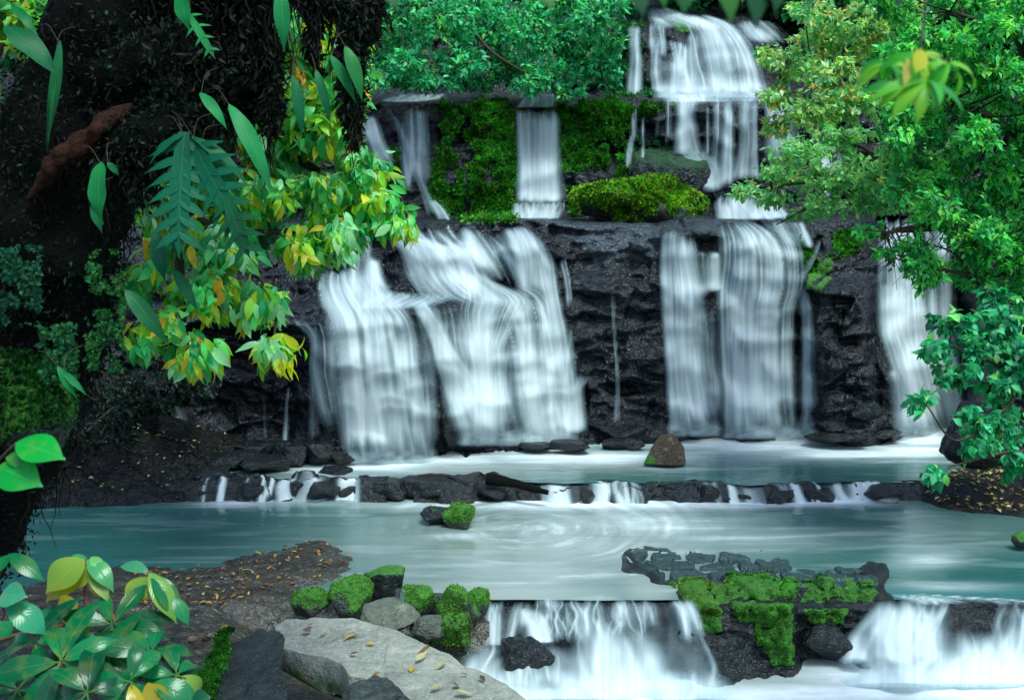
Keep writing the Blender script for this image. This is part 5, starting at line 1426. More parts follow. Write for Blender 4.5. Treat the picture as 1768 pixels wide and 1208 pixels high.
# maple-like boughs low on the right
MAP = [(.008, .15, .06, 4), (.015, .23, .09, 4), (.04, .30, .12, 2), (.12, .36, .10, 1), (.005, .08, .04, 3)]
cl = [(px, py, Y, rx, ry, .35, n) for (px, py, Y, rx, ry, n) in
      [(1640, 560, 7.3, 40, 24, 9), (1610, 600, 7.2, 30, 18, 7), (1690, 600, 7.5, 50, 34, 14), (1740, 560, 7.6, 50, 40, 14), (1660, 645, 7.3, 50, 24, 10), (1730, 660, 7.5, 50, 40, 14), (1590, 690, 7.1, 26, 12, 4), (1690, 720, 7.4, 40, 30, 9), (1750, 740, 7.5, 40, 40, 10), (1700, 770, 7.4, 36, 20, 6),
       (1630, 815, 7.0, 30, 16, 4), (1750, 800, 7.3, 26, 20, 5), (1770, 620, 7.6, 40, 60, 12), (1720, 520, 7.8, 50, 24, 9)]]
foliage('maple_branch', 'low leafy maple-like bough hanging over the right bank', 'branch', [[(1860, 640, 7.7, .035), (1760, 640, 7.6, .025), (1680, 610, 7.4, .016), (1610, 590, 7.2, .008)], [(1780, 650, 7.6, .02), (1720, 720, 7.4, .014), (1650, 760, 7.2, .008), (1600, 700, 7.1, .005)], [(1860, 820, 7.5, .025), (1760, 780, 7.4, .015), (1640, 805, 7.1, .007)]],
        cl, rng, (.078, .27), MAP, 26, .005, gain=1.9, droop=.45, mat='leaf', fine=True)

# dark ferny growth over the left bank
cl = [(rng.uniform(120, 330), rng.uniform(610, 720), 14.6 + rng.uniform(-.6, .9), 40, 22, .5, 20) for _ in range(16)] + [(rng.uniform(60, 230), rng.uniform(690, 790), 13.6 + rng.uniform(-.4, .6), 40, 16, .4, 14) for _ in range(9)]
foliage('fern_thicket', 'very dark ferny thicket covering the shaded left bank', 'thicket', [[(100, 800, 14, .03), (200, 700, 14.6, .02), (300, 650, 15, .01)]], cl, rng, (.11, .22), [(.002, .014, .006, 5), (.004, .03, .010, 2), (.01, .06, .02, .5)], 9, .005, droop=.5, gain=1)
# yellow and green shrub in the middle left
YG = [(.010, .20, .06, 6), (.04, .30, .06, 5), (.20, .40, .03, 5), (.40, .38, .02, 2.6), (.42, .24, .02, .8), (.16, .40, .20, 3)]
cl = [(px, py, Y, rx, ry, .45, n) for (px, py, Y, rx, ry, n) in
      [(590, 150, 6.3, 50, 80, 40), (600, 80, 6.3, 40, 50, 22), (530, 60, 6.4, 50, 50, 26), (480, 120, 6.3, 60, 60, 34), (430, 80, 6.4, 50, 50, 24), (520, 180, 6.3, 60, 50, 30), (560, 225, 6.2, 50, 46, 24), (470, 250, 6.3, 70, 50, 30), (620, 300, 6.2, 50, 40, 26), (545, 325, 6.1, 70, 46, 32), (650, 360, 6.1, 44, 34, 20), (575, 405, 6.0, 60, 36, 26), (520, 425, 6.0, 50, 26, 16),
       (430, 330, 6.1, 70, 50, 30), (340, 300, 6.2, 60, 50, 22), (390, 420, 5.6, 60, 36, 20), (310, 420, 5.8, 60, 40, 18), (440, 515, 5.4, 50, 30, 16), (360, 500, 5.3, 70, 40, 18), (330, 600, 5.0, 40, 22, 9), (470, 600, 5.3, 26, 22, 8), (280, 560, 5.1, 44, 24, 8), (270, 350, 6.2, 40, 40, 14), (690, 385, 6.0, 20, 20, 6), (235, 585, 4.9, 12, 18, 3), (250, 480, 5.4, 40, 30, 9)]]
foliage('shrub', 'drooping shrub with mixed green and yellow lance shaped leaves', 'shrub',
        [[(120, 300, 6.6, .06), (260, 220, 6.5, .05), (420, 230, 6.4, .04), (540, 290, 6.3, .028), (660, 350, 6.1, .01)], [(260, 220, 6.5, .05), (330, 360, 6.1, .035), (420, 440, 5.7, .022), (480, 530, 5.4, .008)], [(300, 300, 6.3, .04), (310, 460, 5.6, .025), (320, 590, 5.1, .008)], [(300, 100, 6.6, .05), (430, 70, 6.4, .035), (540, 110, 6.3, .02), (600, 190, 6.2, .01)], [(360, 400, 5.9, .02), (470, 400, 6.0, .016), (580, 400, 6.0, .008)]],
        cl, rng, (.115, .18), YG, 19, .006, gain=2.0, droop=1.1, mat='leafyellow', fine=True, upn=.8)
# background greenery behind it
cl = [(a_, b_, 10.5 + rng.uniform(-1, 1), 60, 50, .8, 30) for a_, b_ in zip(rng.uniform(-60, 560, 60), rng.uniform(-60, 430, 60)) if a_ > 290 or b_ < 150]
foliage('bush', 'darker green bush behind the yellow leafed shrub', 'bush', [[(120, 560, 11.2, .09), (160, 300, 11, .07), (260, 120, 10.8, .04)], [(160, 300, 11, .06), (350, 220, 10.6, .04), (500, 180, 10.4, .02)]],
        cl, rng, (.15, .34), [(.006, .06, .02, 4), (.012, .12, .04, 3), (.05, .22, .04, 1), (.14, .28, .03, .5)], 8, .008, droop=.3)

cl = [(rng.uniform(-60, 70), rng.uniform(-40, 150), 8.6 + rng.uniform(-.5, .5), 40, 40, .4, 18) for _ in range(9)]
foliage('bush', 'bright yellow green bush showing behind the trunk in the upper left corner', 'bush', [[(-120, 420, 9, .05), (-60, 200, 8.8, .04), (30, 40, 8.6, .02)]],
        cl, rng, (.15, .30), [(.10, .34, .04, 3), (.28, .40, .04, 2), (.04, .24, .05, 3), (.5, .42, .04, .6)], 8, .007, droop=.5, gain=1.7)

# ---------------------------------------------------------------- mossy tree in front on the left
def mossy_tree():
    root = thing('mossy_tree', 'dark moss hung tree leaning over the left side', 'tree', at(-420, 1300, 5.2))
    g = Geo()
    tr = [(-420, 1300, 5.2, .48), (-120, 900, 5.2, .44), (20, 600, 5.1, .40), (95, 350, 5.0, .38), (190, 120, 5.0, .36), (330, -160, 5.0, .32), (480, -420, 5, .26), (600, -800, 5, .16)]
    P = catmull([at(*q[:3]) for q in tr], 90); r = np.interp(np.linspace(0, 1, 90), np.linspace(0, 1, len(tr)), [q[3] for q in tr])
    V, f4, f3 = tube(P, r, 64, 7, .38, 2.6); g.add(V, f3, f4)
    surf = [V]
    g.build('trunk', M['bark'], root)
    limbs = [[(170, 160, 4.8, .16), (300, 90, 4.7, .14), (410, 20, 4.8, .09), (520, -60, 4.9, .05), (640, -150, 5, .03)], [(240, 20, 4.8, .14), (380, -30, 4.6, .09), (520, -20, 4.6, .04), (600, 30, 4.6, .022), (612, 180, 4.6, .015)],
             [(200, 260, 4.7, .13), (290, 225, 4.6, .10), (380, 190, 4.7, .05), (450, 170, 4.8, .03)], [(380, 20, 4.8, .05), (455, 60, 4.7, .02), (470, 200, 4.7, .012)], [(40, 420, 4.8, .15), (-40, 250, 4.9, .12), (-160, 60, 5, .10)]]
    for ln in limbs:
        P = catmull([at(*q[:3]) for q in ln], 40); r = np.interp(np.linspace(0, 1, 40), np.linspace(0, 1, len(ln)), [q[3] for q in ln])
        V, f4, f3 = tube(P, r, 22, 9, .45, 5); g2 = Geo(); g2.add(V, f3, f4); g2.build('limb', M['bark'], root); surf.append(V)
    P = catmull([at(48, 345, 4.60), at(95, 285, 4.56), at(150, 240, 4.54), at(228, 182, 4.56)], 40)
    V, f4, f3 = tube(P, np.interp(np.linspace(0, 1, 40), [0, .12, .3, .7, .9, 1], [.008, .026, .046, .044, .036, .012]), 40, 13, 1.1, 16); g3 = Geo(); g3.add(V, f3, f4); g3.build('dead_branch', M['redbark'], root)
    # moss fur: drooping strands and leaflets over trunk and limbs
    rg = np.random.default_rng(91)
    A = np.concatenate(surf)
    A = A[(A[:, 1] > 0)]
    px, py = to_px(A[:, 0], A[:, 1], A[:, 2]); A = A[(px > -260) & (px < 760) & (py > -320) & (py < 1000)]
    n = 60000
    p = A[rg.integers(0, len(A), n)] + rg.normal(size=(n, 3)) * np.array([.03, .03, .035])
    D = rg.normal(size=(n, 3)) * .7 + np.array([0, -.2, -.5])
    L = rg.uniform(.012, .042, n)
    gm = Geo(); leaves_simple(gm, p, D, rg.normal(size=(n, 3)), L, L * .22, pick(rg, [(.002, .010, .005, 6), (.004, .022, .010, 3), (.008, .05, .022, 1), (.014, .014, .007, .7)], n, .25))
    # trailing rootlets
    m = 900
    p = A[rg.integers(0, len(A), m)]; k = np.linspace(0, 1, 5)[None, :, None]; ln_ = rg.uniform(.08, .42, (m, 1, 1))
    Q = p[:, None] + np.array([0, 0, -1.0]) * k * ln_ + rg.normal(size=(m, 5, 3)) * .02
    V, f4 = tubes_batch(Q, np.broadcast_to(np.linspace(.005, .0015, 5)[None], (m, 5)), 3)
    gm.add(V, None, f4, col=(.02, .018, .010))
    # hanging moss beards
    for (bx, by, ln_, w_) in [(612, 20, .62, .035), (600, 60, .4, .03), (470, 60, .45, .03), (330, 120, .35, .07), (540, -30, .35, .03), (430, 10, .35, .05), (250, 200, .4, .08), (380, 60, .3, .08), (290, 30, .5, .1), (640, -40, .3, .05)]:
        q = 900; b = at(bx, by, 4.62); t = rg.uniform(0, 1, q)
        p = b + np.stack([rg.normal(size=q) * w_ * (1 - .6 * t), rg.normal(size=q) * w_ * (1 - .6 * t), -t * ln_], -1)
        L = rg.uniform(.02, .06, q)
        leaves_simple(gm, p, rg.normal(size=(q, 3)) * .6 + np.array([0, 0, -.9]), rg.normal(size=(q, 3)), L, L * .2, pick(rg, [(.004, .012, .005, 4), (.008, .022, .009, 2), (.012, .010, .006, 2)], q, .2))
    gm.build('moss', M['moss'], root)
    # crown overhead, unseen above and left of the picture, added to shade the trunk
    q = 420
    c = np.stack([rg.uniform(-9, -2.2, q), rg.uniform(.5, 6.0, q), rg.uniform(6.2, 8.5, q)], -1)
    i = np.repeat(np.arange(q), 22); n = len(i)
    p = c[i] + rg.normal(size=(n, 3)) * .32
    L = rg.uniform(.16, .3, n); gc = Geo()
    leaves_simple(gc, p, rg.normal(size=(n, 3)) + np.array([0, 0, -.4]), np.array([0, 0, 1.]) + rg.normal(size=(n, 3)) * .4, L, L * .32, pick(rg, TEAL, n))
    k = np.linspace(0, 1, 6)[None, :, None]; b = at(480, -420, 5.0)[None, None]
    Q = b * (1 - k) + c[:140][:, None] * k + np.array([0, 0, .8]) * np.sin(k * math.pi)
    V, f4 = tubes_batch(Q, np.broadcast_to(np.linspace(.06, .01, 6)[None], (140, 6)), 4)
    gc.add(V, None, f4, col=(.02, .02, .012))
    gc.build('crown', M['leaf'], root)  # out-of-view leaves and boughs added to block light from above
    return root


mossy_tree()


# moss along the foot of the dark slab
_r = np.random.default_rng(15)
_t = _r.uniform(0, 1, 5200); _px = np.interp(_t, [0, .5, 1], [392, 366, 332]) + _r.normal(size=5200) * np.interp(_t, [0, 1], [4, 12]) + 9 * fbm(_t * 9, 0, 0, 3, .5, 4); _py = 1082 + 150 * _t
_P = at(_px, _py, np.interp(_py, [1080, 1240], [7.75, 6.2])); _P[:, 2] = np.maximum(_P[:, 2], shelf_z(_P[:, 0], _P[:, 1]) + .01)
moss_tufts('moss', 'strip of bright moss along the left foot of the dark slab', _P, unit(np.tile([[-.3, -.5, .8]], (5200, 1))), _r, .022, MOSS_PAL)


# large single leaves of climbing ferns on the trunk
def frond(P, D, N, L, W, col, lobes, parent, seed, name='frond'):
    """a blade with finger-like lobes (lobes>0) or a plain strap."""
    rg = np.random.default_rng(seed)
    g = Geo()
    if lobes == 0:
        leaves_fine(g, np.array([P]), np.array([D]), np.array([N]), np.array([L]), np.array([W * .68]), np.array([col]), 16, .2, .5, wpos=.8, wave=.10)
    else:
        D = unit(D); S_ = unit(np.cross(D, N)); N = np.cross(S_, D)
        k = np.linspace(0, 1, 16); C = P + D * L * k[:, None] - N * (.22 * L * k ** 2)[:, None]
        wv = (.09 + .08 * np.sin(math.pi * k)) * W * 2
        Lf = C + S_ * wv[:, None] + N * (.1 * wv)[:, None]; Rt = C - S_ * wv[:, None] + N * (.1 * wv)[:, None]
        tip = 1 - sstep(.8, 1, k)[:, None]; Lf = C + (Lf - C) * tip; Rt = C + (Rt - C) * tip
        V = np.stack([Lf, C, Rt], 1).reshape(-1, 3)
        g.add(V, None, gridfaces(16, 3), col=col, uv=np.stack([np.tile([0, .5, 1], 16), np.repeat(k, 3)], -1))
        ts = np.linspace(.10, .80, lobes)
        for sd in (1, -1):
            b = P + D * L * ts[:, None] - N * (.22 * L * ts ** 2)[:, None]
            d = unit(S_ * sd * .9 + D * (.25 + .5 * ts[:, None]))
            l_ = W * (1.5 - 1.0 * np.abs(ts - .35)) * rg.uniform(.85, 1.1, lobes)
            leaves_fine(g, b, d, np.broadcast_to(N, b.shape), l_, np.full(lobes, .08 * W * 2), np.broadcast_to(np.asarray(col, float), b.shape), 7, .05, .25, wpos=.62, wave=.06)
    return g.build(name, M['frond'], parent)


def pv(p0, p1):
    """direction from one pixel/depth point to another and its length"""
    a, b = at(*p0), at(*p1); return a, unit(b - a), np.linalg.norm(b - a)


def fern(label, items, cat='fern', name='fern'):
    root = thing(name, label, cat, at(*items[0][0]))
    for k, (a, b, w_, lob, col, nrm) in enumerate(items):
        P, D, L = pv(a, b)
        frond(P, D, np.array(nrm, float), L, w_, col, lob, root, 200 + k)
        up_ = at(a[0] - 34 + 23 * ((k * 7) % 4), a[1] - 26 - 9 * ((k * 5) % 3), a[2] + .45)
        V, f4, f3 = tube(catmull([P + D * L * .04, P + (up_ - P) * .4 + np.array([0, -.03, .03]), up_], 10), np.linspace(.0016, .0022, 10), 5)
        gs = Geo(); gs.add(V, f3, f4); gs.build('stem', M['twig'], root)
    return root


DG, MG, TG = (.005, .13, .045), (.010, .22, .06), (.004, .11, .055)
fern('large fern with broad finger lobed fronds hanging from the trunk', [
    ((318, 228, 4.0), (298, 430, 3.8), .12, 7, TG, (.1, -1, .25)), ((330, 240, 4.0), (402, 395, 3.8), .11, 6, TG, (-.3, -1, .3)), ((392, 340, 3.9), (420, 440, 3.8), .09, 4, (.008, .10, .04), (-.2, -1, .2)),
    ((318, 232, 4.0), (246, 260, 3.9), .035, 0, TG, (0, -.6, .8)), ((330, 236, 4.0), (442, 290, 3.9), .04, 0, DG, (0, -.6, .8)), ((345, 250, 4.05), (420, 330, 3.9), .04, 0, DG, (0, -.7, .6))])
fern('long strap leaf curving down in front of the yellow leafed shrub', [((395, 180, 4.1), (482, 306, 3.9), .055, 0, MG, (.4, -1, .5)), ((345, 160, 4.1), (392, 205, 4.0), .035, 0, MG, (.3, -1, .5))], 'leaf', 'strap_leaf')
fern('wide blade hanging from the trunk below the brown dead branch', [((176, 280, 3.9), (148, 380, 3.8), .062, 0, MG, (-.3, -1, .25)), ((160, 350, 3.9), (172, 398, 3.85), .028, 0, DG, (.2, -1, .2)), ((185, 280, 3.9), (208, 302, 3.9), .02, 0, DG, (.2, -1, .5))], 'leaf', 'hanging_leaf')
fern('slim folded blade hanging in the upper left corner', [((104, 70, 4.0), (86, 250, 3.9), .032, 0, (.012, .15, .05), (.6, -1, .1)), ((96, 90, 4.0), (88, 265, 3.9), .012, 0, (.02, .17, .05), (.6, -1, .1))], 'leaf', 'hanging_leaf')
fern('broad pointed leaf reaching right at the upper left corner', [((8, 46, 3.8), (98, 98, 3.7), .07, 0, DG, (.1, -1, 1.0)), ((20, 10, 3.9), (60, 40, 3.8), .03, 0, MG, (0, -1, 1))], 'leaf', 'broad_leaf')
fern('upright blade hanging at the top between the mossy limbs', [((484, -20, 4.0), (490, 76, 3.9), .048, 0, MG, (.2, -1, .1))], 'leaf', 'hanging_leaf')
fern('ragged pair of blades hanging left of the mossy limbs', [((312, -15, 4.0), (312, 42, 3.9), .05, 0, MG, (-.2, -1, .1)), ((322, 20, 4.0), (366, 88, 3.9), .045, 4, MG, (.2, -1, .2))], 'leaf', 'hanging_leaf')
fern('pair of drooping blades at the edge of the moss beards', [((596, 80, 4.2), (634, 160, 4.1), .045, 0, (.02, .22, .05), (.4, -1, .2)), ((570, 95, 4.2), (622, 170, 4.15), .035, 0, MG, (.2, -1, .4)), ((505, 130, 4.2), (530, 230, 4.1), .035, 0, DG, (.4, -1, .2)), ((545, 120, 4.2), (572, 200, 4.1), .03, 0, DG, (.2, -1, .2))], 'leaf', 'hanging_leaf')
fern('dark slanting blade over the shaded falls on the left', [((216, 500, 4.0), (290, 585, 3.9), .05, 0, (.008, .11, .035), (.2, -1, .5)), ((270, 400, 4.1), (276, 480, 4.0), .05, 0, TG, (.1, -1, .1)), ((300, 465, 4.1), (340, 530, 4.0), .035, 0, DG, (.2, -1, .4)), ((298, 385, 4.1), (304, 440, 4.0), .035, 0, TG, (.1, -1, .1))], 'leaf', 'strap_leaf')
fern('small split leaf hanging low in front of the dark left bank', [((100, 632, 3.6), (128, 686, 3.55), .022, 0, MG, (.2, -1, .3)), ((108, 640, 3.6), (146, 676, 3.55), .018, 0, MG, (.2, -1, .5))], 'leaf', 'hanging_leaf')
# fine creeping ferns and filmy moss on the lower trunk
rg = np.random.default_rng(77)
for lab, (xa, xb, ya, yb), n, sz, pal in [('filmy climbing fern with tiny leaves on the dark trunk edge', (0, 70, 425, 560), 1500, .021, [(.006, .07, .035, 3), (.01, .12, .05, 2)]),
                                          ('fine green creeper on the shaded trunk below the fern', (150, 215, 430, 640), 2000, .019, [(.008, .09, .02, 3), (.012, .14, .03, 2), (.05, .18, .02, .6)]),
                                          ('fresh green feathery fern low on the left trunk', (70, 130, 560, 660), 1100, .024, [(.008, .10, .03, 3), (.015, .15, .04, 2)])]:
    px = rg.uniform(xa, xb, n); py = rg.uniform(ya, yb, n)
    m = fbm(px / 22, py / 26, 0, 3, .5, 79) > -.12; px, py = px[m], py[m]
    P = at(px, py, 4.45 + rg.normal(size=len(px)) * .06); L = rg.uniform(.6, 1.3, len(px)) * sz
    g = Geo(); leaves_simple(g, P, rg.normal(size=P.shape) + np.array([0, -.2, -.5]), np.array([0, -1, .5]) + rg.normal(size=P.shape) * .5, L, L * .4, pick(rg, pal, len(px)))
    tag(g.build('creeper', M['moss'], loc=P[0]), lab, 'creeper', None, 'stuff')
# mossy bank at the left edge
stone('mossy_mound', 'soft dark green mossy mound at the left edge', 'mound', 10, 800, 4.6, 190, 190, .8, 88, 'mossrock', 1.2, 0, 1.0, planes=5, rough=.06, tufts=9000, pal=[(.008, .07, .012, 4), (.02, .14, .02, 3), (.005, .03, .01, 2)], tsize=.03)


# ---------------------------------------------------------------- near plants
def whorl(root, c, nleaf, L, W, cols, rg, tilt=.35, facing=(0, -.5, .9), a0=0, fan=6.28, droop=.5, name='leaf', petiole=.012, mat='leafgloss'):
    c = np.asarray(c, float); up = unit(np.array(facing, float))
    A = unit(np.cross(up, [0.2, 1, .1])); B = np.cross(up, A)
    for k in range(nleaf):
        a = a0 + fan * (k + rg.uniform(-.25, .25)) / nleaf
        d = unit(A * math.cos(a) + B * math.sin(a) + up * tilt * rg.uniform(-.3, 1.6) + rg.normal(size=3) * .12)
        l_ = L * rg.uniform(.75, 1.15)
        g = Geo()
        leaves_fine(g, (c + d * petiole)[None], d[None], (up + rg.normal(size=3) * .2)[None], np.array([l_]), np.array([l_ * W]), np.array([cols[k % len(cols)]]), 10, rg.uniform(.1, .3), rg.uniform(.5, 1.3) * droop, wpos=.95)
        V, f4, f3 = tube(np.stack([c, c + d * petiole, c + d * (petiole + l_ * .12)]), [.003, .0025, .002], 5)
        g.add(V, f3, f4, col=(.05, .20, .05), uv=np.full((len(V), 2), .25))
        g.build(name, M[mat], root)


def leaf1(root, p0, p1, W, col, nrm, mat='leafgloss', droop=.4, name='leaf', fold=.15):
    P, D, L = pv(p0, p1)
    g = Geo(); leaves_fine(g, P[None], D[None], np.array([nrm], float), np.array([L]), np.array([W]), np.array([col], float), 12, fold, droop, wpos=.92)
    return g.build(name, M[mat], root)


rg = np.random.default_rng(55)
YL, YO, LG, G1, G2, G3 = (.32, .40, .03), (.42, .36, .02), (.20, .36, .05), (.002, .115, .038), (.004, .17, .052), (.0015, .07, .030)
root = thing('plant', 'glossy whorled plant with green and yellow leaves in the lower left corner', 'plant', at(170, 1400, 3.1))
gs = Geo()
for ln in [[(170, 1400, 3.1), (180, 1200, 3.0), (140, 1120, 2.95)], [(180, 1200, 3.0), (205, 1120, 3.05), (195, 1060, 3.1)], [(195, 1070, 3.1), (150, 1040, 3.2), (150, 965, 3.2)], [(195, 1070, 3.1), (230, 1040, 3.2), (258, 985, 3.2)],
           [(-60, 1120, 3.1), (20, 1098, 3.1), (90, 1082, 3.1), (190, 1070, 3.1)], [(180, 1200, 3.0), (240, 1170, 2.95), (262, 1135, 2.95)], [(100, 1400, 2.9), (110, 1260, 2.9), (105, 1142, 2.85)]]:
    V, f4, f3 = tube(catmull([at(*q) for q in ln], 14), np.linspace(.008, .004, 14), 7); gs.add(V, f3, f4)
gs.build('stem', M['redstem'], root)
whorl(root, at(105, 1142, 2.85), 7, .20, .165, [G1, G2, G3, G1, G2], rg, .25, (.1, -.75, .6), .4, droop=.6)
whorl(root, at(195, 1078, 3.08), 7, .17, .17, [G1, G2, G1, G3], rg, .4, (0, -.55, .8), 1.0, droop=.6)
whorl(root, at(185, 1130, 2.95), 6, .16, .17, [G2, G1, G3], rg, .3, (.2, -.6, .75), .2, droop=.6)
whorl(root, at(262, 1128, 2.95), 7, .18, .155, [G1, G2, G2, G3], rg, .25, (.35, -.55, .7), .7, droop=.8)
whorl(root, at(60, 1108, 3.0), 6, .16, .19, [G3, G1, G2], rg, .3, (-.2, -.6, .75), .9, droop=.7)
whorl(root, at(305, 1165, 2.9), 6, .15, .18, [G2, G1, G2, LG], rg, .2, (.4, -.5, .75), .3, droop=.9)
whorl(root, at(150, 1195, 2.75), 6, .17, .19, [G3, G3, G1], rg, .25, (.0, -.7, .7), .5, droop=.8)
whorl(root, at(30, 1190, 2.9), 6, .17, .18, [G3, G1], rg, .25, (-.1, -.7, .7), .2, droop=.8)
whorl(root, at(225, 1175, 2.8), 6, .14, .19, [G2, G1, YO, G2], rg, .3, (.2, -.7, .7), .1, droop=.7)
for (a, b, w_, c, nn, dr) in [((146, 966, 3.2), (72, 1012, 3.1), .062, LG, (-.1, -.75, .8), .35), ((146, 972, 3.2), (70, 1034, 3.12), .05, YO, (-.3, -.9, .3), .3), ((150, 975, 3.2), (122, 1022, 3.15), .03, YL, (.2, -1, .3), .3), ((152, 966, 3.2), (192, 990, 3.1), .030, (.05, .28, .10), (.2, -.6, .8), .8),
                              ((154, 975, 3.2), (185, 1030, 3.1), .024, LG, (.4, -.9, .4), .4), ((156, 995, 3.2), (180, 1030, 3.15), .022, YO, (.4, -.9, .3), .3), ((150, 962, 3.25), (120, 958, 3.2), .022, (.04, .25, .08), (0, -.5, 1), .7), ((156, 962, 3.2), (176, 976, 3.15), .018, (.12, .36, .10), (0, -.7, .8), .7),
                              ((258, 988, 3.2), (306, 1064, 3.1), .034, (.15, .36, .05), (.4, -.8, .5), .4), ((262, 992, 3.2), (322, 1046, 3.1), .034, G2, (.4, -.6, .8), .8), ((256, 994, 3.2), (236, 1038, 3.15), .044, LG, (-.1, -.95, .3), .25), ((254, 996, 3.2), (210, 1042, 3.15), .036, YL, (-.2, -.9, .3), .3),
                              ((256, 988, 3.2), (204, 958, 3.2), .024, (.04, .24, .12), (0, -.5, 1), .6), ((258, 1000, 3.2), (276, 1036, 3.15), .03, YL, (.2, -.9, .3), .3), ((135, 1040, 3.1), (90, 1064, 3.1), .045, (.30, .32, .02), (-.2, -.9, .3), .3), ((140, 1062, 3.1), (135, 1104, 3.05), .042, YO, (.1, -1, .2), .2), ((300, 1030, 3.1), (326, 1075, 3.05), .022, G2, (.4, -.8, .3), .4)]:
    leaf1(root, a, b, w_, c, nn, 'leafyellow' if c in (LG, YO, YL) else 'leafgloss', dr)
for (a, b, w_, c, nn, dr) in [((14, 1045, 3.0), (80, 1080, 2.95), .04, (.02, .26, .12), (0, -.6, .8), .6), ((0, 1030, 3.0), (30, 1018, 2.95), .04, (.04, .30, .16), (0, -.7, .7), .6), ((-5, 1075, 2.9), (24, 1096, 2.9), .025, G2, (0, -.6, .8), .5), ((262, 1180, 2.8), (350, 1196, 2.75), .035, G2, (.1, -.6, .8), .7), ((255, 1178, 2.8), (262, 1216, 2.75), .022, YO, (.1, -.9, .2), .3),
                              ((258, 1182, 2.8), (290, 1210, 2.75), .02, YO, (.3, -.9, .2), .3), ((330, 1215, 2.7), (362, 1200, 2.7), .03, G3, (0, -.7, .7), .3)]:
    leaf1(root, a, b, w_, c, nn, 'leafyellow' if c == YO else 'leafgloss', dr)
root = thing('sapling', 'thin sapling with two narrow leaves at the left edge over the pool', 'sapling', at(-40, 1300, 2.6))
leaf1(root, (15, 956, 2.6), (72, 992, 2.55), .022, G2, (.1, -.7, .7)); leaf1(root, (14, 958, 2.6), (-12, 985, 2.55), .02, G2, (-.1, -.7, .7))
g = Geo(); V, f4, f3 = tube(catmull([at(-40, 1300, 2.6), at(-30, 1080, 2.6), at(15, 957, 2.6)], 12), np.linspace(.006, .003, 12), 6); g.add(V, f3, f4); g.build('stem', M['twig'], root)
root = thing('round_leaf_plant', 'blurred sprig with two round leaves at the left edge', 'plant', at(-120, 1100, 2.0))
leaf1(root, (28, 764, 2.0), (104, 778, 1.95), .034, (.006, .30, .04), (.05, -.75, .8), droop=.3, fold=.08); leaf1(root, (-6, 806, 2.0), (64, 828, 1.95), .037, (.006, .27, .04), (.0, -.8, .7), droop=.3, fold=.08); leaf1(root, (10, 790, 2.0), (62, 792, 2.0), .02, (.006, .18, .03), (0, -.8, .6), droop=.2)
g = Geo(); V, f4, f3 = tube(catmull([at(-120, 1100, 2.0), at(-40, 860, 2.0), at(-6, 800, 2.0), at(28, 764, 2.0)], 14), np.linspace(.005, .002, 14), 6); g.add(V, f3, f4); g.build('stem', M['twig'], root)
# blurred sprays near the lens at the top
root = thing('leaf_spray', 'blurred yellow green leaf spray hanging in front of the right bushes', 'branch', at(1585, 85, 1.6))
SP = [(.05, .46, .03), (.12, .56, .03), (.03, .34, .04), (.20, .58, .03), (.32, .60, .03)]
rg = np.random.default_rng(66)
for hx, hy, hY in [(1585, 95, 1.15), (1535, 110, 1.2), (1640, 108, 1.18), (1600, 140, 1.12), (1560, 150, 1.15)]:
    for k in range(7):
        a = math.pi * (.05 + .9 * (k + rg.uniform(-.2, .2)) / 6); l_ = rg.uniform(55, 90)
        dx, dy = math.cos(a) * l_ * 1.15, abs(math.sin(a)) * l_ * .6 + rg.uniform(-22, 22)
        leaf1(root, (hx, hy, hY), (hx + dx, hy + dy, hY + rg.uniform(-.05, .05)), rg.uniform(.005, .009), SP[int(rg.integers(0, 5))], (math.cos(a) * .6, -.8, .6), 'leaf', .7)
leaf1(root, (1592, 86, 1.12), (1586, 122, 1.1), .010, (.60, .58, .02), (.2, -1, .2), 'leaf', .2); leaf1(root, (1568, 100, 1.12), (1566, 148, 1.1), .006, (.55, .52, .10), (.2, -1, .2), 'leaf', .2)
g = Geo()
for ln in [[(1585, 95, 1.15), (1592, 62, 1.15), (1600, -40, 1.2)], [(1585, 95, 1.15), (1560, 98, 1.18), (1535, 110, 1.2)], [(1585, 95, 1.15), (1615, 98, 1.16), (1640, 108, 1.18)]]:
    V, f4, f3 = tube(catmull([at(*q) for q in ln], 14), np.linspace(.0015, .001, 14), 6); g.add(V, f3, f4)
g.build('stem', M['twig'], root)
root = thing('leaf_spray', 'blurred dark green leaves hanging from the top edge over the topmost fall', 'branch', at(1240, -70, .9))
for k, (x0, y0, x1, y1, w_) in enumerate([(1090, -40, 1112, 26, .05), (1170, -60, 1186, 22, .06), (1245, -50, 1268, 36, .05), (1300, -50, 1312, 46, .05), (1390, -40, 1400, 12, .05), (930, -30, 950, 12, .05), (1340, -60, 1345, 20, .05), (660, -40, 680, 14, .04), (1130, -60, 1150, 10, .05), (1540, -60, 1560, 16, .05)]):
    leaf1(root, (x0, y0 - 8, .9), (x1 + 6, y1 - 6, .88), w_ * .22, [(.006, .10, .03), (.01, .14, .03), (.03, .20, .02)][k % 3], (.3, -1, .1), 'leaf', .3)
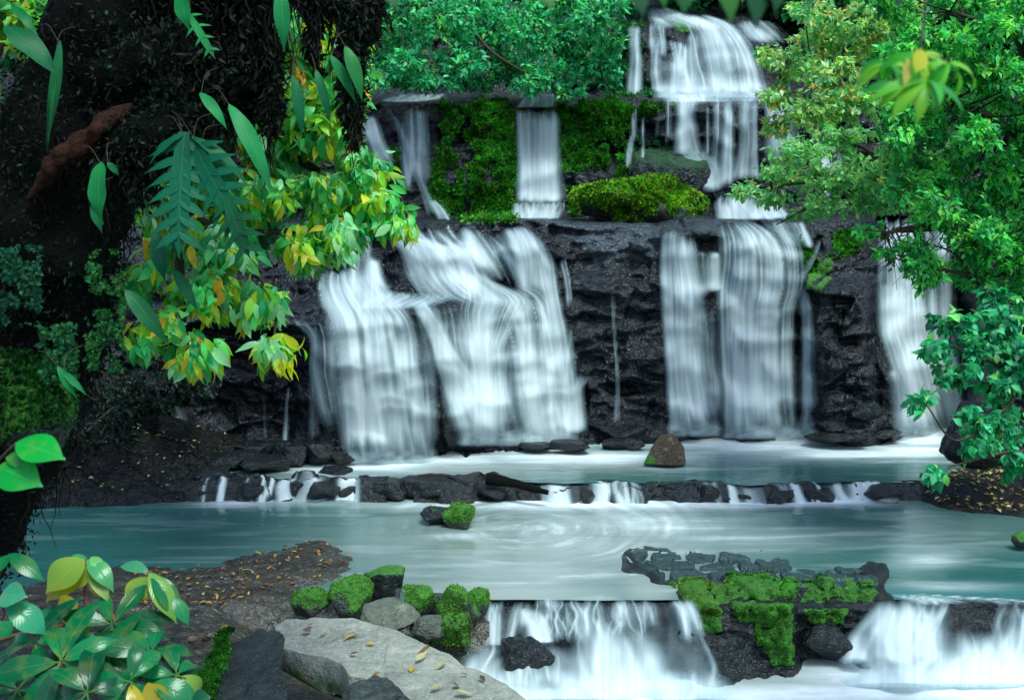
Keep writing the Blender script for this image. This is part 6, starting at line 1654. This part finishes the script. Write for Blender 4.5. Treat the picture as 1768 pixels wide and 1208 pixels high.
g = Geo(); V, f4, f3 = tube(catmull([at(620, -66, .92), at(900, -76, .92), at(1240, -70, .9), at(1600, -76, .9), at(1900, -160, .9)], 20), np.linspace(.002, .005, 20), 6); g.add(V, f3, f4); g.build('stem', M['twig'], root)
# ---------------------------------------------------------------- camera, light
cd = bpy.data.cameras.new('camera'); cam = bpy.data.objects.new('camera', cd); COL.objects.link(cam)
cam.location = (0, 0, CZ); cam.rotation_euler = (R(90), 0, 0)
cd.sensor_width = 36; cd.sensor_fit = 'HORIZONTAL'; cd.lens = 35; cd.shift_y = -(604 - HZ) / 1768
cd.clip_start = .05; cd.clip_end = 1500
cd.dof.use_dof = True; cd.dof.focus_distance = 9.0; cd.dof.aperture_fstop = 6.5
SC.camera = cam
w = bpy.data.worlds.new('World'); SC.world = w; w.use_nodes = True
nt = w.node_tree; bg = nt.nodes['Background']
sky = nt.nodes.new('ShaderNodeTexSky'); sky.sky_type = 'NISHITA'; sky.sun_disc = False
EL, AZ = 64, 150      # sun height; compass bearing from +Y, clockwise
sky.sun_elevation = R(EL); sky.sun_rotation = R(AZ); sky.air_density = 1.0; sky.dust_density = 2.0; sky.ozone_density = 2.0
nt.links.new(sky.outputs[0], bg.inputs[0]); bg.inputs[1].default_value = .135
sd = bpy.data.lights.new('sun', 'SUN'); sun = bpy.data.objects.new('sun', sd); COL.objects.link(sun)
sd.energy = 1.3; sd.angle = R(20); sd.color = (.82, 1.0, .92)
dv = Vector((math.sin(R(AZ)) * math.cos(R(EL)), math.cos(R(AZ)) * math.cos(R(EL)), math.sin(R(EL))))
sun.rotation_euler = dv.to_track_quat('Z', 'Y').to_euler(); sun.location = dv * 60
SC.render.engine = 'CYCLES'
SC.cycles.transparent_max_bounces = 24; SC.cycles.max_bounces = 7; SC.cycles.diffuse_bounces = 3; SC.cycles.glossy_bounces = 3; SC.cycles.transmission_bounces = 3
SC.cycles.use_denoising = True
SC.cycles.sample_clamp_indirect = 4
vs = SC.view_settings; vs.view_transform = 'Standard'; vs.look = 'None'; vs.gamma = 1; vs.exposure = 1.2
